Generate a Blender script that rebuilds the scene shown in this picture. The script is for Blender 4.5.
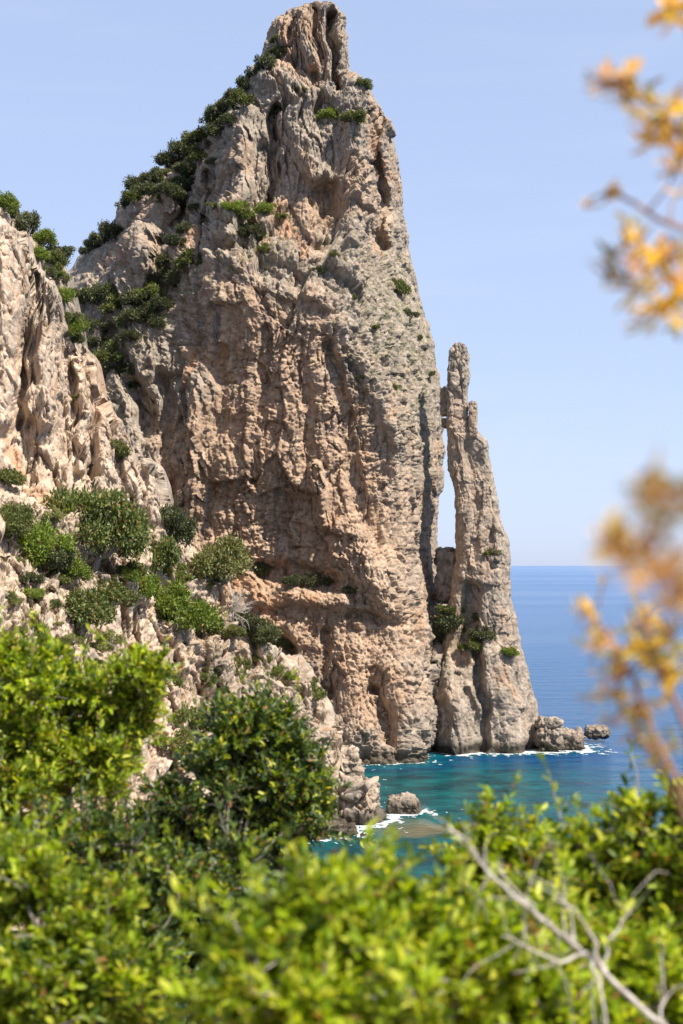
import bpy, math, random
import numpy as np
from concurrent.futures import ThreadPoolExecutor
from mathutils import Vector

for o in list(bpy.data.objects):
    bpy.data.objects.remove(o)
S = bpy.context.scene
C = S.collection
R = math.radians

# ------------------------------------------------------------------ camera, sky, sun, exposure
F = 1422.0                       # focal length in pixels (50 mm lens on a 36 mm high frame)
CX, HOR, CZ = 341.5, 565.0, 32.0  # image centre column, horizon row, eye height above the sea
cam = bpy.data.cameras.new('camera')
camo = bpy.data.objects.new('camera', cam)
C.objects.link(camo)
camo.location = (0, 0, CZ)
camo.rotation_euler = (R(90), 0, 0)
cam.sensor_fit = 'VERTICAL'
cam.sensor_height = 36.0
cam.sensor_width = 24.0
cam.lens = 50.0
cam.shift_y = (HOR - 512.0) / 1024.0
cam.clip_start = 0.1
cam.clip_end = 90000
cam.dof.use_dof = True
cam.dof.focus_distance = 215
cam.dof.aperture_fstop = 2.8
S.camera = camo

SUN_EL, SUN_AZ = 53.0, 126.0     # azimuth clockwise from the view direction (+Y)
w = bpy.data.worlds.new('World')
S.world = w
w.use_nodes = True
nt = w.node_tree
nt.nodes.clear()
sky = nt.nodes.new('ShaderNodeTexSky')
sky.sky_type = 'NISHITA'
sky.sun_disc = False
sky.sun_elevation = R(SUN_EL)
sky.sun_rotation = R(SUN_AZ)
sky.altitude = 0
sky.air_density = 0.7
sky.dust_density = 0.8
sky.ozone_density = 5.0
bg = nt.nodes.new('ShaderNodeBackground')
bg.inputs[1].default_value = 0.12
wo = nt.nodes.new('ShaderNodeOutputWorld')
gam = nt.nodes.new('ShaderNodeGamma')          # a hazy spring sky: paler and flatter than the clear-air model
gam.inputs[1].default_value = 0.28
tint = nt.nodes.new('ShaderNodeVectorMath')
tint.operation = 'MULTIPLY'
tint.inputs[1].default_value = (2.18, 2.36, 2.90)
nt.links.new(sky.outputs[0], gam.inputs[0])
wc = nt.nodes.new('ShaderNodeTexCoord')          # faint wisps of high haze
wm = nt.nodes.new('ShaderNodeMapping')
wm.inputs['Scale'].default_value = (2.0, 2.0, 14.0)
wm.inputs['Rotation'].default_value = (0, R(6), 0)
wn = nt.nodes.new('ShaderNodeTexNoise')
wn.inputs['Scale'].default_value = 2.2
wn.inputs['Detail'].default_value = 6
wn.inputs['Distortion'].default_value = 0.6
wr = nt.nodes.new('ShaderNodeMapRange')
wr.inputs[1].default_value, wr.inputs[2].default_value = 0.5, 0.8
wx_ = nt.nodes.new('ShaderNodeMix')
wx_.data_type = 'RGBA'
wx_.inputs[7].default_value = (2.05, 1.98, 1.75, 1)
ws = nt.nodes.new('ShaderNodeMath')
ws.operation = 'MULTIPLY'
ws.inputs[1].default_value = 0.09
nt.links.new(wc.outputs['Generated'], wm.inputs[0])
nt.links.new(wm.outputs[0], wn.inputs['Vector'])
nt.links.new(wn.outputs[0], wr.inputs[0])
nt.links.new(wr.outputs[0], ws.inputs[0])
nt.links.new(ws.outputs[0], wx_.inputs[0])
nt.links.new(gam.outputs[0], wx_.inputs[6])
nt.links.new(wx_.outputs[2], tint.inputs[0])
nt.links.new(tint.outputs[0], bg.inputs[0])
nt.links.new(bg.outputs[0], wo.inputs[0])

sl = bpy.data.lights.new('sun', 'SUN')
sl.energy = 5.0
sl.angle = R(0.5)
sl.color = (1.0, 0.93, 0.83)
so = bpy.data.objects.new('sun', sl)
C.objects.link(so)
to_sun = Vector((math.sin(R(SUN_AZ)) * math.cos(R(SUN_EL)), math.cos(R(SUN_AZ)) * math.cos(R(SUN_EL)), math.sin(R(SUN_EL))))
so.rotation_euler = to_sun.to_track_quat('Z', 'Y').to_euler()
so.location = (60, -40, 150)

S.view_settings.view_transform = 'Standard'
S.view_settings.look = 'None'
S.view_settings.exposure = 0.92
S.view_settings.gamma = 1.0
S.view_settings.use_curve_mapping = False
S.cycles.max_bounces = 5
S.cycles.diffuse_bounces = 3
S.cycles.glossy_bounces = 2
S.cycles.transmission_bounces = 3
S.cycles.transparent_max_bounces = 4

# ------------------------------------------------------------------ noise in numpy
rng = np.random.default_rng(7)
PERM = rng.permutation(256).astype(np.int32)
PERM = np.concatenate([PERM, PERM])
GR = rng.normal(size=(256, 3)).astype(np.float32)
GR /= np.linalg.norm(GR, axis=1, keepdims=True)
RND = rng.random((256, 6)).astype(np.float32)


def _par(fn, P, n=4):
    P = np.ascontiguousarray(P, np.float32)
    if len(P) < 20000:
        return fn(P)
    with ThreadPoolExecutor(n) as ex:
        parts = list(ex.map(fn, np.array_split(P, n * 3)))
    if isinstance(parts[0], tuple):
        return tuple(np.concatenate(p) for p in zip(*parts))
    return np.concatenate(parts)


def _hash(ix, iy, iz):
    return PERM[(PERM[(PERM[ix & 255] + iy) & 255] + iz) & 255]


def _pn(P):
    i = np.floor(P).astype(np.int32)
    f = P - i
    u = f * f * f * (f * (f * 6 - 15) + 10)
    out = None
    res = np.zeros(len(P), np.float32)
    for dx in (0, 1):
        wx = u[:, 0] if dx else 1 - u[:, 0]
        for dy in (0, 1):
            wy = u[:, 1] if dy else 1 - u[:, 1]
            for dz in (0, 1):
                wz = u[:, 2] if dz else 1 - u[:, 2]
                g = GR[_hash(i[:, 0] + dx, i[:, 1] + dy, i[:, 2] + dz)]
                res += wx * wy * wz * (g[:, 0] * (f[:, 0] - dx) + g[:, 1] * (f[:, 1] - dy) + g[:, 2] * (f[:, 2] - dz))
    return res * 1.6


def pn(P):
    return _par(_pn, P)


def fbm(P, octaves=4, gain=0.5):
    a, r = 1.0, 0
    for k in range(octaves):
        r = r + a * pn(P * (2.03 ** k) + 17.3 * k)
        a *= gain
    return r


def _vor(P):
    i = np.floor(P).astype(np.int32)
    f = P - i
    n = len(P)
    F1 = np.full(n, 9, np.float32)
    F2 = np.full(n, 9, np.float32)
    H = np.zeros(n, np.int32)
    off = np.zeros((n, 3), np.float32)
    for dx in (-1, 0, 1):
        for dy in (-1, 0, 1):
            for dz in (-1, 0, 1):
                h = _hash(i[:, 0] + dx, i[:, 1] + dy, i[:, 2] + dz)
                q = RND[h]
                d = np.stack([f[:, 0] - dx - q[:, 0], f[:, 1] - dy - q[:, 1], f[:, 2] - dz - q[:, 2]], 1)
                r = (d * d).sum(1)
                m = r < F1
                F2 = np.where(m, F1, np.minimum(F2, r))
                F1 = np.where(m, r, F1)
                H = np.where(m, h, H)
                off[m] = d[m]
    return np.sqrt(F1), np.sqrt(F2), H, off


def vor(P):
    return _par(_vor, P)


def blocks(P, size, tilt=0.8, crack=0.35, cw=0.1):
    """Random facets: every cell has its own offset and slope, cracks run between the cells."""
    q = P / np.array(size, np.float32)
    f1, f2, h, off = vor(q)
    r = RND[h]
    d = (r[:, 3] * 2 - 1) + tilt * ((r[:, 4] * 2 - 1) * off[:, 0] * 2 + (r[:, 5] * 2 - 1) * off[:, 2] * 2 + (r[:, 3] - .5) * off[:, 1])
    e = np.clip((f2 - f1) / cw, 0, 1)
    return d - crack * (1 - e * e * (3 - 2 * e)) * 2


def warp(P, scale, amp, seed=0.0):
    q = P / scale + seed
    v = np.stack([pn(q), pn(q + 31.7), pn(q + 77.1)], 1)
    return P + v * amp


def rock_disp(P, a_big=1.6, a_mid=0.9, a_small=0.38, fine=0.16, flute=0.6, strata=0.35, seed=0.0, step=0.0, step_h=5.0, ysq=1.0, zsq=1.0, smul=1.0, bmul=1.0):
    notch = -1.1 * np.exp(-((P[:, 2] - 0.4) / 1.0) ** 2)
    P = P.astype(np.float32) * np.array([1, ysq, zsq], np.float32) + seed
    Wp = warp(P, 9.0, 1.8)
    Wq = warp(Wp, 2.2, 0.4, 5.0)
    d = notch + a_big * bmul * blocks(Wp, (13, 13, 24), 0.8, 0.08, 0.06)
    d += a_mid * bmul * blocks(Wq, (4.6, 4.6, 7.5), 1.0, 0.18, 0.07)
    d += a_small * blocks(Wq + 40, (1.9, 1.9, 2.3), 1.0, 0.28, 0.12)
    d += 0.5 * a_small * blocks(warp(P, 0.8, 0.2) + 90, (0.8, 0.8, 0.8), 1.0, 0.35, 0.2)
    # upright fractures split the face into ribs
    d += flute * blocks(Wq + 200, (2.9, 2.9, 30), 0.7, 0.45, 0.10)
    d += 0.45 * flute * blocks(Wq + 300, (1.15, 1.15, 11), 0.7, 0.45, 0.16)
    # bedding: flat slabs of uneven thickness
    mask = np.clip(fbm(P / 18 + 3, 2) * 1.4 + 0.7, 0.15, 1)
    Ws = Wp + np.stack([P[:, 2] * 0, P[:, 2] * 0, 0.12 * P[:, 0]], 1)
    d += strata * smul * mask * (blocks(Ws + 60, (9.0, 9.0, 1.35), 0.25, 0.6, 0.13) + 0.5 * blocks(Ws + 160, (3.4, 3.4, 0.65), 0.25, 0.5, 0.2))
    d += 0.6 * fbm(P / 9.0 + 11, 4, 0.5)
    d += fine * fbm(P / 0.55 + 23, 2)
    if step:
        zz = (Wp[:, 2] + 1.6 * fbm(P / 11 + 70, 3)) / step_h
        fr = zz - np.floor(zz)
        fr = np.where(fr < 0.86, fr / 0.86, (1 - fr) / 0.14)
        d += step * (fr - 0.5) * np.clip(0.6 + fbm(P / 14 + 5, 2), 0.1, 1.2)
    return d


def tps(pts, xs, ys, sc=100.0, lam=0.02):
    """Thin-plate surface through (x, y, value) points."""
    p = np.array(pts, float)
    X = p[:, :2] / sc
    n = len(X)
    r = np.linalg.norm(X[:, None] - X[None], axis=2)
    K = np.where(r > 0, r * r * np.log(np.maximum(r, 1e-9)), 0) + lam * np.eye(n)
    Pm = np.hstack([np.ones((n, 1)), X])
    A = np.vstack([np.hstack([K, Pm]), np.hstack([Pm.T, np.zeros((3, 3))])])
    c = np.linalg.solve(A, np.concatenate([p[:, 2], np.zeros(3)]))
    q = np.stack([np.ravel(xs), np.ravel(ys)], 1) / sc
    out = c[n] + c[n + 1] * q[:, 0] + c[n + 2] * q[:, 1]
    for k in range(n):
        r2 = ((q - X[k]) ** 2).sum(1)
        out += c[k] * 0.5 * r2 * np.log(np.maximum(r2, 1e-12))
    return out.reshape(np.shape(xs))


def feat(feats, xs, ys):
    """Buttresses (positive, metres towards the sea front) and clefts (negative) along short lines."""
    # lines wander a little so none is ruler straight
    jx = 5 * np.sin(ys / 17.0) + 3 * np.sin(ys / 6.3 + xs / 40)
    jy = 3 * np.sin(xs / 11.0)
    out = np.zeros_like(xs)
    for (x0, y0, x1, y1, wd, amp) in feats:
        dx, dy = x1 - x0, y1 - y0
        L = dx * dx + dy * dy + 1e-6
        qx, qy = xs + jx * 0.5, ys + jy * 0.5
        t = np.clip(((qx - x0) * dx + (qy - y0) * dy) / L, 0, 1)
        d2 = (qx - x0 - t * dx) ** 2 + (qy - y0 - t * dy) ** 2
        out += amp * np.exp(-(d2 / (wd * wd)) ** 1.6)
    return out


# ------------------------------------------------------------------ mesh helpers
def mesh_np(name, V, faces, mats, parent=None, attrs=None, smooth=False, matidx=None):
    """V (n,3); faces: list of int arrays (m,k)."""
    me = bpy.data.meshes.new(name)
    V = np.ascontiguousarray(V, np.float32)
    me.vertices.add(len(V))
    me.vertices.foreach_set('co', V.ravel())
    loops = np.concatenate([f.ravel() for f in faces]).astype(np.int32)
    sizes = np.concatenate([np.full(len(f), f.shape[1]) for f in faces]).astype(np.int32)
    starts = np.concatenate([[0], np.cumsum(sizes)[:-1]]).astype(np.int32)
    me.loops.add(len(loops))
    me.loops.foreach_set('vertex_index', loops)
    me.polygons.add(len(sizes))
    me.polygons.foreach_set('loop_start', starts)
    me.polygons.foreach_set('loop_total', sizes)
    if smooth:
        me.polygons.foreach_set('use_smooth', np.ones(len(sizes), bool))
    me.update(calc_edges=True)
    for k, a in (attrs or {}).items():
        at = me.attributes.new(k, 'FLOAT', 'POINT')
        at.data.foreach_set('value', np.ascontiguousarray(a, np.float32).ravel())
    for m in (mats if isinstance(mats, (list, tuple)) else [mats]):
        me.materials.append(m)
    ob = bpy.data.objects.new(name, me)
    C.objects.link(ob)
    if parent:
        ob.parent = parent
    return ob


def tag(o, label=None, cat=None, group=None, kind=None):
    for k, v in (('label', label), ('category', cat), ('group', group), ('kind', kind)):
        if v:
            o[k] = v
    return o


def empty(name, loc, rz=0.0):
    o = bpy.data.objects.new(name, None)
    C.objects.link(o)
    o.location = loc
    o.rotation_euler = (0, 0, rz)
    o.empty_display_size = 0.3
    return o


def at(x, y, Y):
    return np.array([(x - CX) / F * Y, Y, CZ + (HOR - y) / F * Y])


def grid_faces(nr, nc, ring=False, base=0):
    i = np.arange(nr - 1)[:, None]
    j = np.arange(nc if ring else nc - 1)[None]
    j2 = (j + 1) % nc
    a = i * nc + j
    b = i * nc + j2
    return (np.stack([a, a + nc, b + nc, b], -1).reshape(-1, 4) + base)


def unit(v):
    return v / np.maximum(np.linalg.norm(v, axis=-1, keepdims=True), 1e-9)


# ------------------------------------------------------------------ materials
class N:
    def __init__(s, name):
        s.m = bpy.data.materials.new(name)
        s.m.use_nodes = True
        s.t = s.m.node_tree
        s.t.nodes.clear()
        s.out = s.t.nodes.new('ShaderNodeOutputMaterial')

    def n(s, typ, **kw):
        nd = s.t.nodes.new('ShaderNode' + typ)
        for k, v in kw.items():
            setattr(nd, k, v)
        return nd

    def set(s, nd, key, v):
        if hasattr(v, 'is_output') or isinstance(v, bpy.types.NodeSocket):
            s.t.links.new(v, nd.inputs[key])
        else:
            nd.inputs[key].default_value = v

    def mix(s, fac, a, b, mode='MIX'):
        nd = s.n('Mix', data_type='RGBA', blend_type=mode)
        s.set(nd, 0, fac)
        s.set(nd, 6, a if not isinstance(a, tuple) else (*a[:3], 1))
        s.set(nd, 7, b if not isinstance(b, tuple) else (*b[:3], 1))
        return nd.outputs[2]

    def math(s, op, a, b=0.0, c=None, clamp=False):
        nd = s.n('Math', operation=op, use_clamp=clamp)
        s.set(nd, 0, a)
        s.set(nd, 1, b)
        if c is not None:
            s.set(nd, 2, c)
        return nd.outputs[0]

    def pos(s, scale=(1, 1, 1)):
        g = s.n('NewGeometry')
        mp = s.n('Mapping')
        s.t.links.new(g.outputs['Position'], mp.inputs[0])
        mp.inputs['Scale'].default_value = scale
        return mp.outputs[0]

    def noise(s, vec, scale, detail=4.0, rough=0.55, dist=0.0):
        nd = s.n('TexNoise')
        s.set(nd, 'Vector', vec)
        nd.inputs['Scale'].default_value = scale
        nd.inputs['Detail'].default_value = detail
        nd.inputs['Roughness'].default_value = rough
        nd.inputs['Distortion'].default_value = dist
        return nd.outputs[0]

    def ramp(s, fac, lo, hi, smooth=True):
        nd = s.n('MapRange', interpolation_type='SMOOTHSTEP' if smooth else 'LINEAR')
        s.set(nd, 0, fac)
        s.set(nd, 1, lo)
        s.set(nd, 2, hi)
        return nd.outputs[0]

    def attr(s, name):
        nd = s.n('Attribute')
        nd.attribute_name = name
        return nd.outputs['Fac']

    def done(s, shader):
        s.t.links.new(shader, s.out.inputs[0])
        return s.m


def rock_material():
    a = N('limestone')
    p = a.pos()
    warm, pale = a.attr('warm'), a.attr('pale')
    n1 = a.noise(p, 0.13, 5, 0.6)
    n2 = a.noise(p, 0.9, 4, 0.6)
    n3 = a.noise(p, 3.5, 3, 0.6)
    grey = a.mix(a.ramp(n2, 0.3, 0.7), (0.172, 0.142, 0.112), (0.345, 0.286, 0.224))
    warmc = a.mix(a.ramp(n2, 0.3, 0.72), (0.250, 0.160, 0.104), (0.415, 0.300, 0.205))
    palec = a.mix(a.ramp(n2, 0.3, 0.7), (0.325, 0.238, 0.170), (0.51, 0.408, 0.308))
    wf = a.ramp(a.math('ADD', warm, a.math('MULTIPLY', a.math('SUBTRACT', n1, 0.5), 1.7)), 0.15, 0.85)
    col = a.mix(wf, grey, warmc)
    pf = a.ramp(a.math('ADD', pale, a.math('MULTIPLY', a.math('SUBTRACT', n1, 0.5), 0.9)), 0.25, 0.8)
    col = a.mix(pf, col, palec)
    # rusty patches
    rp = a.ramp(a.noise(a.pos((1, 1, 0.6)), 0.085, 5, 0.65, 1.0), 0.57, 0.70)
    col = a.mix(a.math('MULTIPLY', rp, 0.6), col, (0.43, 0.215, 0.10))
    # grey lichen crust and dark water streaks that run down the rock
    st = a.noise(a.pos((1, 1, 0.07)), 0.55, 5, 0.62)
    big = a.ramp(a.noise(p, 0.045, 3, 0.5), 0.44, 0.6)
    sk = a.math('MULTIPLY', a.ramp(st, 0.53, 0.68), a.math('MULTIPLY_ADD', big, 0.75, 0.15))
    col = a.mix(sk, col, (0.10, 0.09, 0.082))
    # pale calcite runs
    st2 = a.noise(a.pos((1, 1, 0.09)), 0.8, 4, 0.6)
    col = a.mix(a.math('MULTIPLY', a.ramp(st2, 0.60, 0.74), 0.55), col, (0.53, 0.45, 0.37))
    # mottling
    col = a.mix(a.math('MULTIPLY', a.ramp(n3, 0.42, 0.66), 0.3), col, a.mix(0.5, col, (0.16, 0.14, 0.12)))
    sp = a.ramp(a.noise(p, 1.7, 5, 0.7), 0.60, 0.68)
    col = a.mix(a.math('MULTIPLY', sp, 0.5), col, (0.18, 0.17, 0.155))
    # thin grass and herbs in the cracks of weathered rock
    veg = a.attr('veg')
    gm = a.ramp(a.math('ADD', a.noise(p, 0.75, 5, 0.7), a.math('MULTIPLY', veg, 0.20)), 0.70, 0.78)
    col = a.mix(a.math('MULTIPLY', gm, 0.7), col, (0.13, 0.13, 0.065))
    # dark wet and algae-covered band just over the sea
    z = a.n('SeparateXYZ')
    a.t.links.new(a.pos(), z.inputs[0])
    zz = a.math('ADD', z.outputs[2], a.math('MULTIPLY', a.math('SUBTRACT', n2, 0.5), -2.2))
    wet = a.math('SUBTRACT', 1.0, a.ramp(zz, 0.8, 2.6))
    col = a.mix(a.math('MULTIPLY', wet, 0.9), col, (0.055, 0.045, 0.03))
    b = a.n('BsdfPrincipled')
    a.set(b, 'Base Color', col)
    a.set(b, 'Roughness', a.math('MULTIPLY_ADD', wet, -0.45, 0.92))
    b.inputs['Specular IOR Level'].default_value = 0.2
    v = a.n('TexVoronoi', feature='DISTANCE_TO_EDGE')
    a.set(v, 'Vector', a.mix(0.25, p, a.n('TexNoise').outputs[1]))
    v.inputs['Scale'].default_value = 0.8
    h = a.math('ADD', a.math('MULTIPLY', a.noise(p, 2.4, 6, 0.68), 0.7), a.math('MULTIPLY', a.ramp(v.outputs[0], 0.0, 0.10), 0.10))
    bp = a.n('Bump')
    bp.inputs['Strength'].default_value = 0.55
    bp.inputs['Distance'].default_value = 0.4
    a.set(bp, 'Height', h)
    a.set(b, 'Normal', bp.outputs[0])
    return a.done(b.outputs[0])


def leaf_material(name, c0, c1, c2=None, trans=0.4, rough=0.5, obj=0.25, spec=0.35):
    a = N(name)
    g = a.n('NewGeometry')
    ri = g.outputs['Random Per Island']
    col = a.mix(ri, c0, c1)
    if c2:
        r2 = a.math('FRACT', a.math('MULTIPLY', ri, 37.7))
        col = a.mix(a.ramp(r2, 0.72, 0.9), col, c2)
    r3 = a.math('FRACT', a.math('MULTIPLY', ri, 91.3))
    col = a.mix(a.math('GREATER_THAN', r3, 0.968), col, (0.26, 0.14, 0.05))
    oi = a.n('ObjectInfo')
    hs = a.n('HueSaturation')
    a.set(hs, 'Value', a.math('MULTIPLY_ADD', oi.outputs['Random'], obj * 2, 1 - obj))
    a.set(hs, 'Color', col)
    col = hs.outputs[0]
    b = a.n('BsdfPrincipled')
    a.set(b, 'Base Color', col)
    b.inputs['Roughness'].default_value = rough
    b.inputs['Specular IOR Level'].default_value = spec
    t = a.n('BsdfTranslucent')
    a.set(t, 'Color', a.mix(1.0, col, (1.5, 1.35, 0.55), 'MULTIPLY'))
    mx = a.n('MixShader')
    mx.inputs[0].default_value = trans
    a.t.links.new(b.outputs[0], mx.inputs[1])
    a.t.links.new(t.outputs[0], mx.inputs[2])
    return a.done(mx.outputs[0])


def bark_material(name, c0, c1, scale=14):
    a = N(name)
    tc = a.n('TexCoord')
    mp = a.n('Mapping')
    a.t.links.new(tc.outputs['Object'], mp.inputs[0])
    mp.inputs['Scale'].default_value = (1, 1, 0.25)
    nz = a.noise(mp.outputs[0], scale, 5, 0.65)
    b = a.n('BsdfPrincipled')
    a.set(b, 'Base Color', a.mix(a.ramp(nz, 0.3, 0.7), c0, c1))
    b.inputs['Roughness'].default_value = 0.85
    bp = a.n('Bump')
    bp.inputs['Strength'].default_value = 0.6
    bp.inputs['Distance'].default_value = 0.01
    a.set(bp, 'Height', nz)
    a.set(b, 'Normal', bp.outputs[0])
    return a.done(b.outputs[0])


def water_material():
    a = N('sea_water')
    p = a.pos()
    xyz = a.n('SeparateXYZ')
    a.t.links.new(p, xyz.inputs[0])
    Xc, Yc = xyz.outputs[0], xyz.outputs[1]
    n1 = a.noise(p, 0.035, 4, 0.6)
    n2 = a.noise(p, 0.16, 4, 0.6)
    # open sea to shallow cove
    dx = a.math('SUBTRACT', Xc, 8.0)
    dy = a.math('SUBTRACT', Yc, 185.0)
    dist = a.math('SQRT', a.math('ADD', a.math('POWER', dx, 2.0), a.math('POWER', a.math('MULTIPLY', dy, 0.8), 2.0)))
    dd = a.math('ADD', dist, a.math('MULTIPLY', a.math('SUBTRACT', n1, 0.5), 22.0))
    far = a.ramp(a.math('LOGARITHM', a.math('MAXIMUM', Yc, 100.0), 10.0), 2.35, 4.0, False)
    deep = a.mix(far, (0.001, 0.050, 0.135), (0.006, 0.090, 0.265))
    shallow = a.mix(a.ramp(n2, 0.35, 0.68), (0.000, 0.034, 0.045), (0.001, 0.090, 0.092))
    col = a.mix(a.ramp(dd, 22.0, 52.0), shallow, deep)
    # the pale shelf under the islet and the shallow rocks along the shore
    sx = a.math('MULTIPLY', a.math('SUBTRACT', Xc, 7.6), 0.16)
    sy = a.math('MULTIPLY', a.math('SUBTRACT', Yc, 173.2), 0.13)
    sd = a.math('ADD', a.math('ADD', a.math('POWER', sx, 2.0), a.math('POWER', sy, 2.0)), a.math('MULTIPLY', a.math('SUBTRACT', n2, 0.5), 1.3))
    sh = a.math('SUBTRACT', 1.0, a.ramp(sd, 0.3, 0.95))
    col = a.mix(a.math('MULTIPLY', sh, 0.9), col, (0.12, 0.105, 0.06))
    edge = a.attr('shore')
    ef = a.math('MULTIPLY', a.ramp(a.math('ADD', edge, a.math('MULTIPLY', a.math('SUBTRACT', n2, 0.5), 0.9)), 0.35, 0.95), 0.6)
    col = a.mix(ef, col, (0.006, 0.105, 0.108))
    # slicks on the open sea
    sk = a.noise(a.pos((0.25, 1, 1)), 0.0035, 4, 0.55)
    b = a.n('BsdfPrincipled')
    a.set(b, 'Base Color', col)
    a.set(b, 'Roughness', a.math('MULTIPLY_ADD', a.ramp(sk, 0.3, 0.7), 0.08, 0.12))
    b.inputs['IOR'].default_value = 1.333
    b.inputs['Specular IOR Level'].default_value = 0.22
    wv = a.noise(a.pos((0.8, 1.5, 1)), 0.55, 5, 0.6, 0.4)
    wv2 = a.noise(a.pos((0.6, 1.4, 1)), 0.11, 3, 0.55, 0.3)
    h = a.math('ADD', a.math('MULTIPLY', wv, 0.55), a.math('MULTIPLY', wv2, 1.5))
    bp = a.n('Bump')
    bp.inputs['Strength'].default_value = 0.85
    bp.inputs['Distance'].default_value = 1.0
    a.set(bp, 'Height', h)
    a.set(b, 'Normal', bp.outputs[0])
    return a.done(b.outputs[0])


def plain(name, c, rough=0.8):
    a = N(name)
    b = a.n('BsdfPrincipled')
    nz = a.noise(a.pos(), 3.0, 4, 0.6)
    a.set(b, 'Base Color', a.mix(nz, tuple(v * 0.8 for v in c), tuple(min(1, v * 1.15) for v in c)))
    b.inputs['Roughness'].default_value = rough
    return a.done(b.outputs[0])


def earth_material():
    a = N('dry_earth')
    p = a.pos()
    n1, n2 = a.noise(p, 0.8, 5, 0.6), a.noise(p, 9, 4, 0.6)
    col = a.mix(a.ramp(n1, 0.35, 0.65), (0.21, 0.15, 0.105), (0.40, 0.31, 0.235))
    col = a.mix(a.math('MULTIPLY', a.ramp(n2, 0.5, 0.7), 0.5), col, (0.12, 0.10, 0.06))
    b = a.n('BsdfPrincipled')
    a.set(b, 'Base Color', col)
    b.inputs['Roughness'].default_value = 0.95
    bp = a.n('Bump')
    bp.inputs['Distance'].default_value = 0.1
    a.set(bp, 'Height', n2)
    a.set(b, 'Normal', bp.outputs[0])
    return a.done(b.outputs[0])


M_ROCK = rock_material()
M_WATER = water_material()
M_FOAM = plain('foam', (0.48, 0.52, 0.53), 0.9)
M_EARTH = earth_material()
M_BARK = bark_material('grey_bark', (0.13, 0.11, 0.09), (0.30, 0.26, 0.22))
M_DEAD = bark_material('bleached_wood', (0.30, 0.26, 0.22), (0.56, 0.51, 0.45), 30)
M_STEM = bark_material('red_brown_stem', (0.20, 0.09, 0.045), (0.36, 0.20, 0.10), 40)
M_DARK = leaf_material('dark_evergreen_leaf', (0.032, 0.043, 0.020), (0.090, 0.108, 0.046), (0.14, 0.15, 0.065), 0.25)
M_MID = leaf_material('mid_green_leaf', (0.045, 0.066, 0.018), (0.135, 0.165, 0.045), (0.20, 0.22, 0.075), 0.3)
M_BRIGHT = leaf_material('bright_green_leaf', (0.06, 0.105, 0.015), (0.16, 0.215, 0.032), (0.21, 0.27, 0.05), 0.35)
M_OLIVE = leaf_material('olive_green_leaf', (0.10, 0.12, 0.04), (0.21, 0.22, 0.08), (0.28, 0.285, 0.12), 0.3)
M_LIME = leaf_material('lime_leaf', (0.11, 0.195, 0.009), (0.40, 0.51, 0.018), (0.58, 0.62, 0.08), 0.5, 0.42, 0.05)
M_LENT = leaf_material('lentisk_leaf', (0.035, 0.080, 0.008), (0.24, 0.32, 0.018), (0.46, 0.47, 0.05), 0.42, 0.38, 0.05)
M_DEEP = leaf_material('deep_green_leaf', (0.022, 0.050, 0.014), (0.070, 0.115, 0.026), (0.16, 0.20, 0.04), 0.30, 0.4, 0.05)
M_STRAW = leaf_material('straw', (0.20, 0.18, 0.07), (0.36, 0.31, 0.15), (0.13, 0.16, 0.05), 0.25, 0.6, 0.05)
M_YEL = leaf_material('yellow_leaf', (0.76, 0.44, 0.02), (0.88, 0.62, 0.05), (0.55, 0.48, 0.06), 0.45, 0.5, 0.08)
M_ORA = leaf_material('orange_leaf', (0.66, 0.30, 0.05), (0.85, 0.50, 0.13), (0.82, 0.52, 0.10), 0.40, 0.5, 0.08)
M_RUST = leaf_material('rust_leaf', (0.38, 0.17, 0.07), (0.60, 0.30, 0.13), (0.40, 0.33, 0.08), 0.4, 0.5, 0.08)
M_PEACH = leaf_material('pink_flower', (0.72, 0.46, 0.26), (0.82, 0.62, 0.42), (0.80, 0.55, 0.10), 0.40, 0.6, 0.08)
M_YG = leaf_material('yellow_green_leaf', (0.22, 0.24, 0.03), (0.50, 0.42, 0.04), (0.66, 0.45, 0.05), 0.45, 0.5, 0.08)

# ------------------------------------------------------------------ rock builders


def jit(ys, seed, amp):
    P = np.stack([ys / 22.0, np.full_like(ys, seed), np.zeros_like(ys)], 1)
    return amp * fbm(P, 4, 0.6)


def zone(pts, x, y):
    return np.clip(tps(pts, x, y, lam=0.05), 0, 1)


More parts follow.
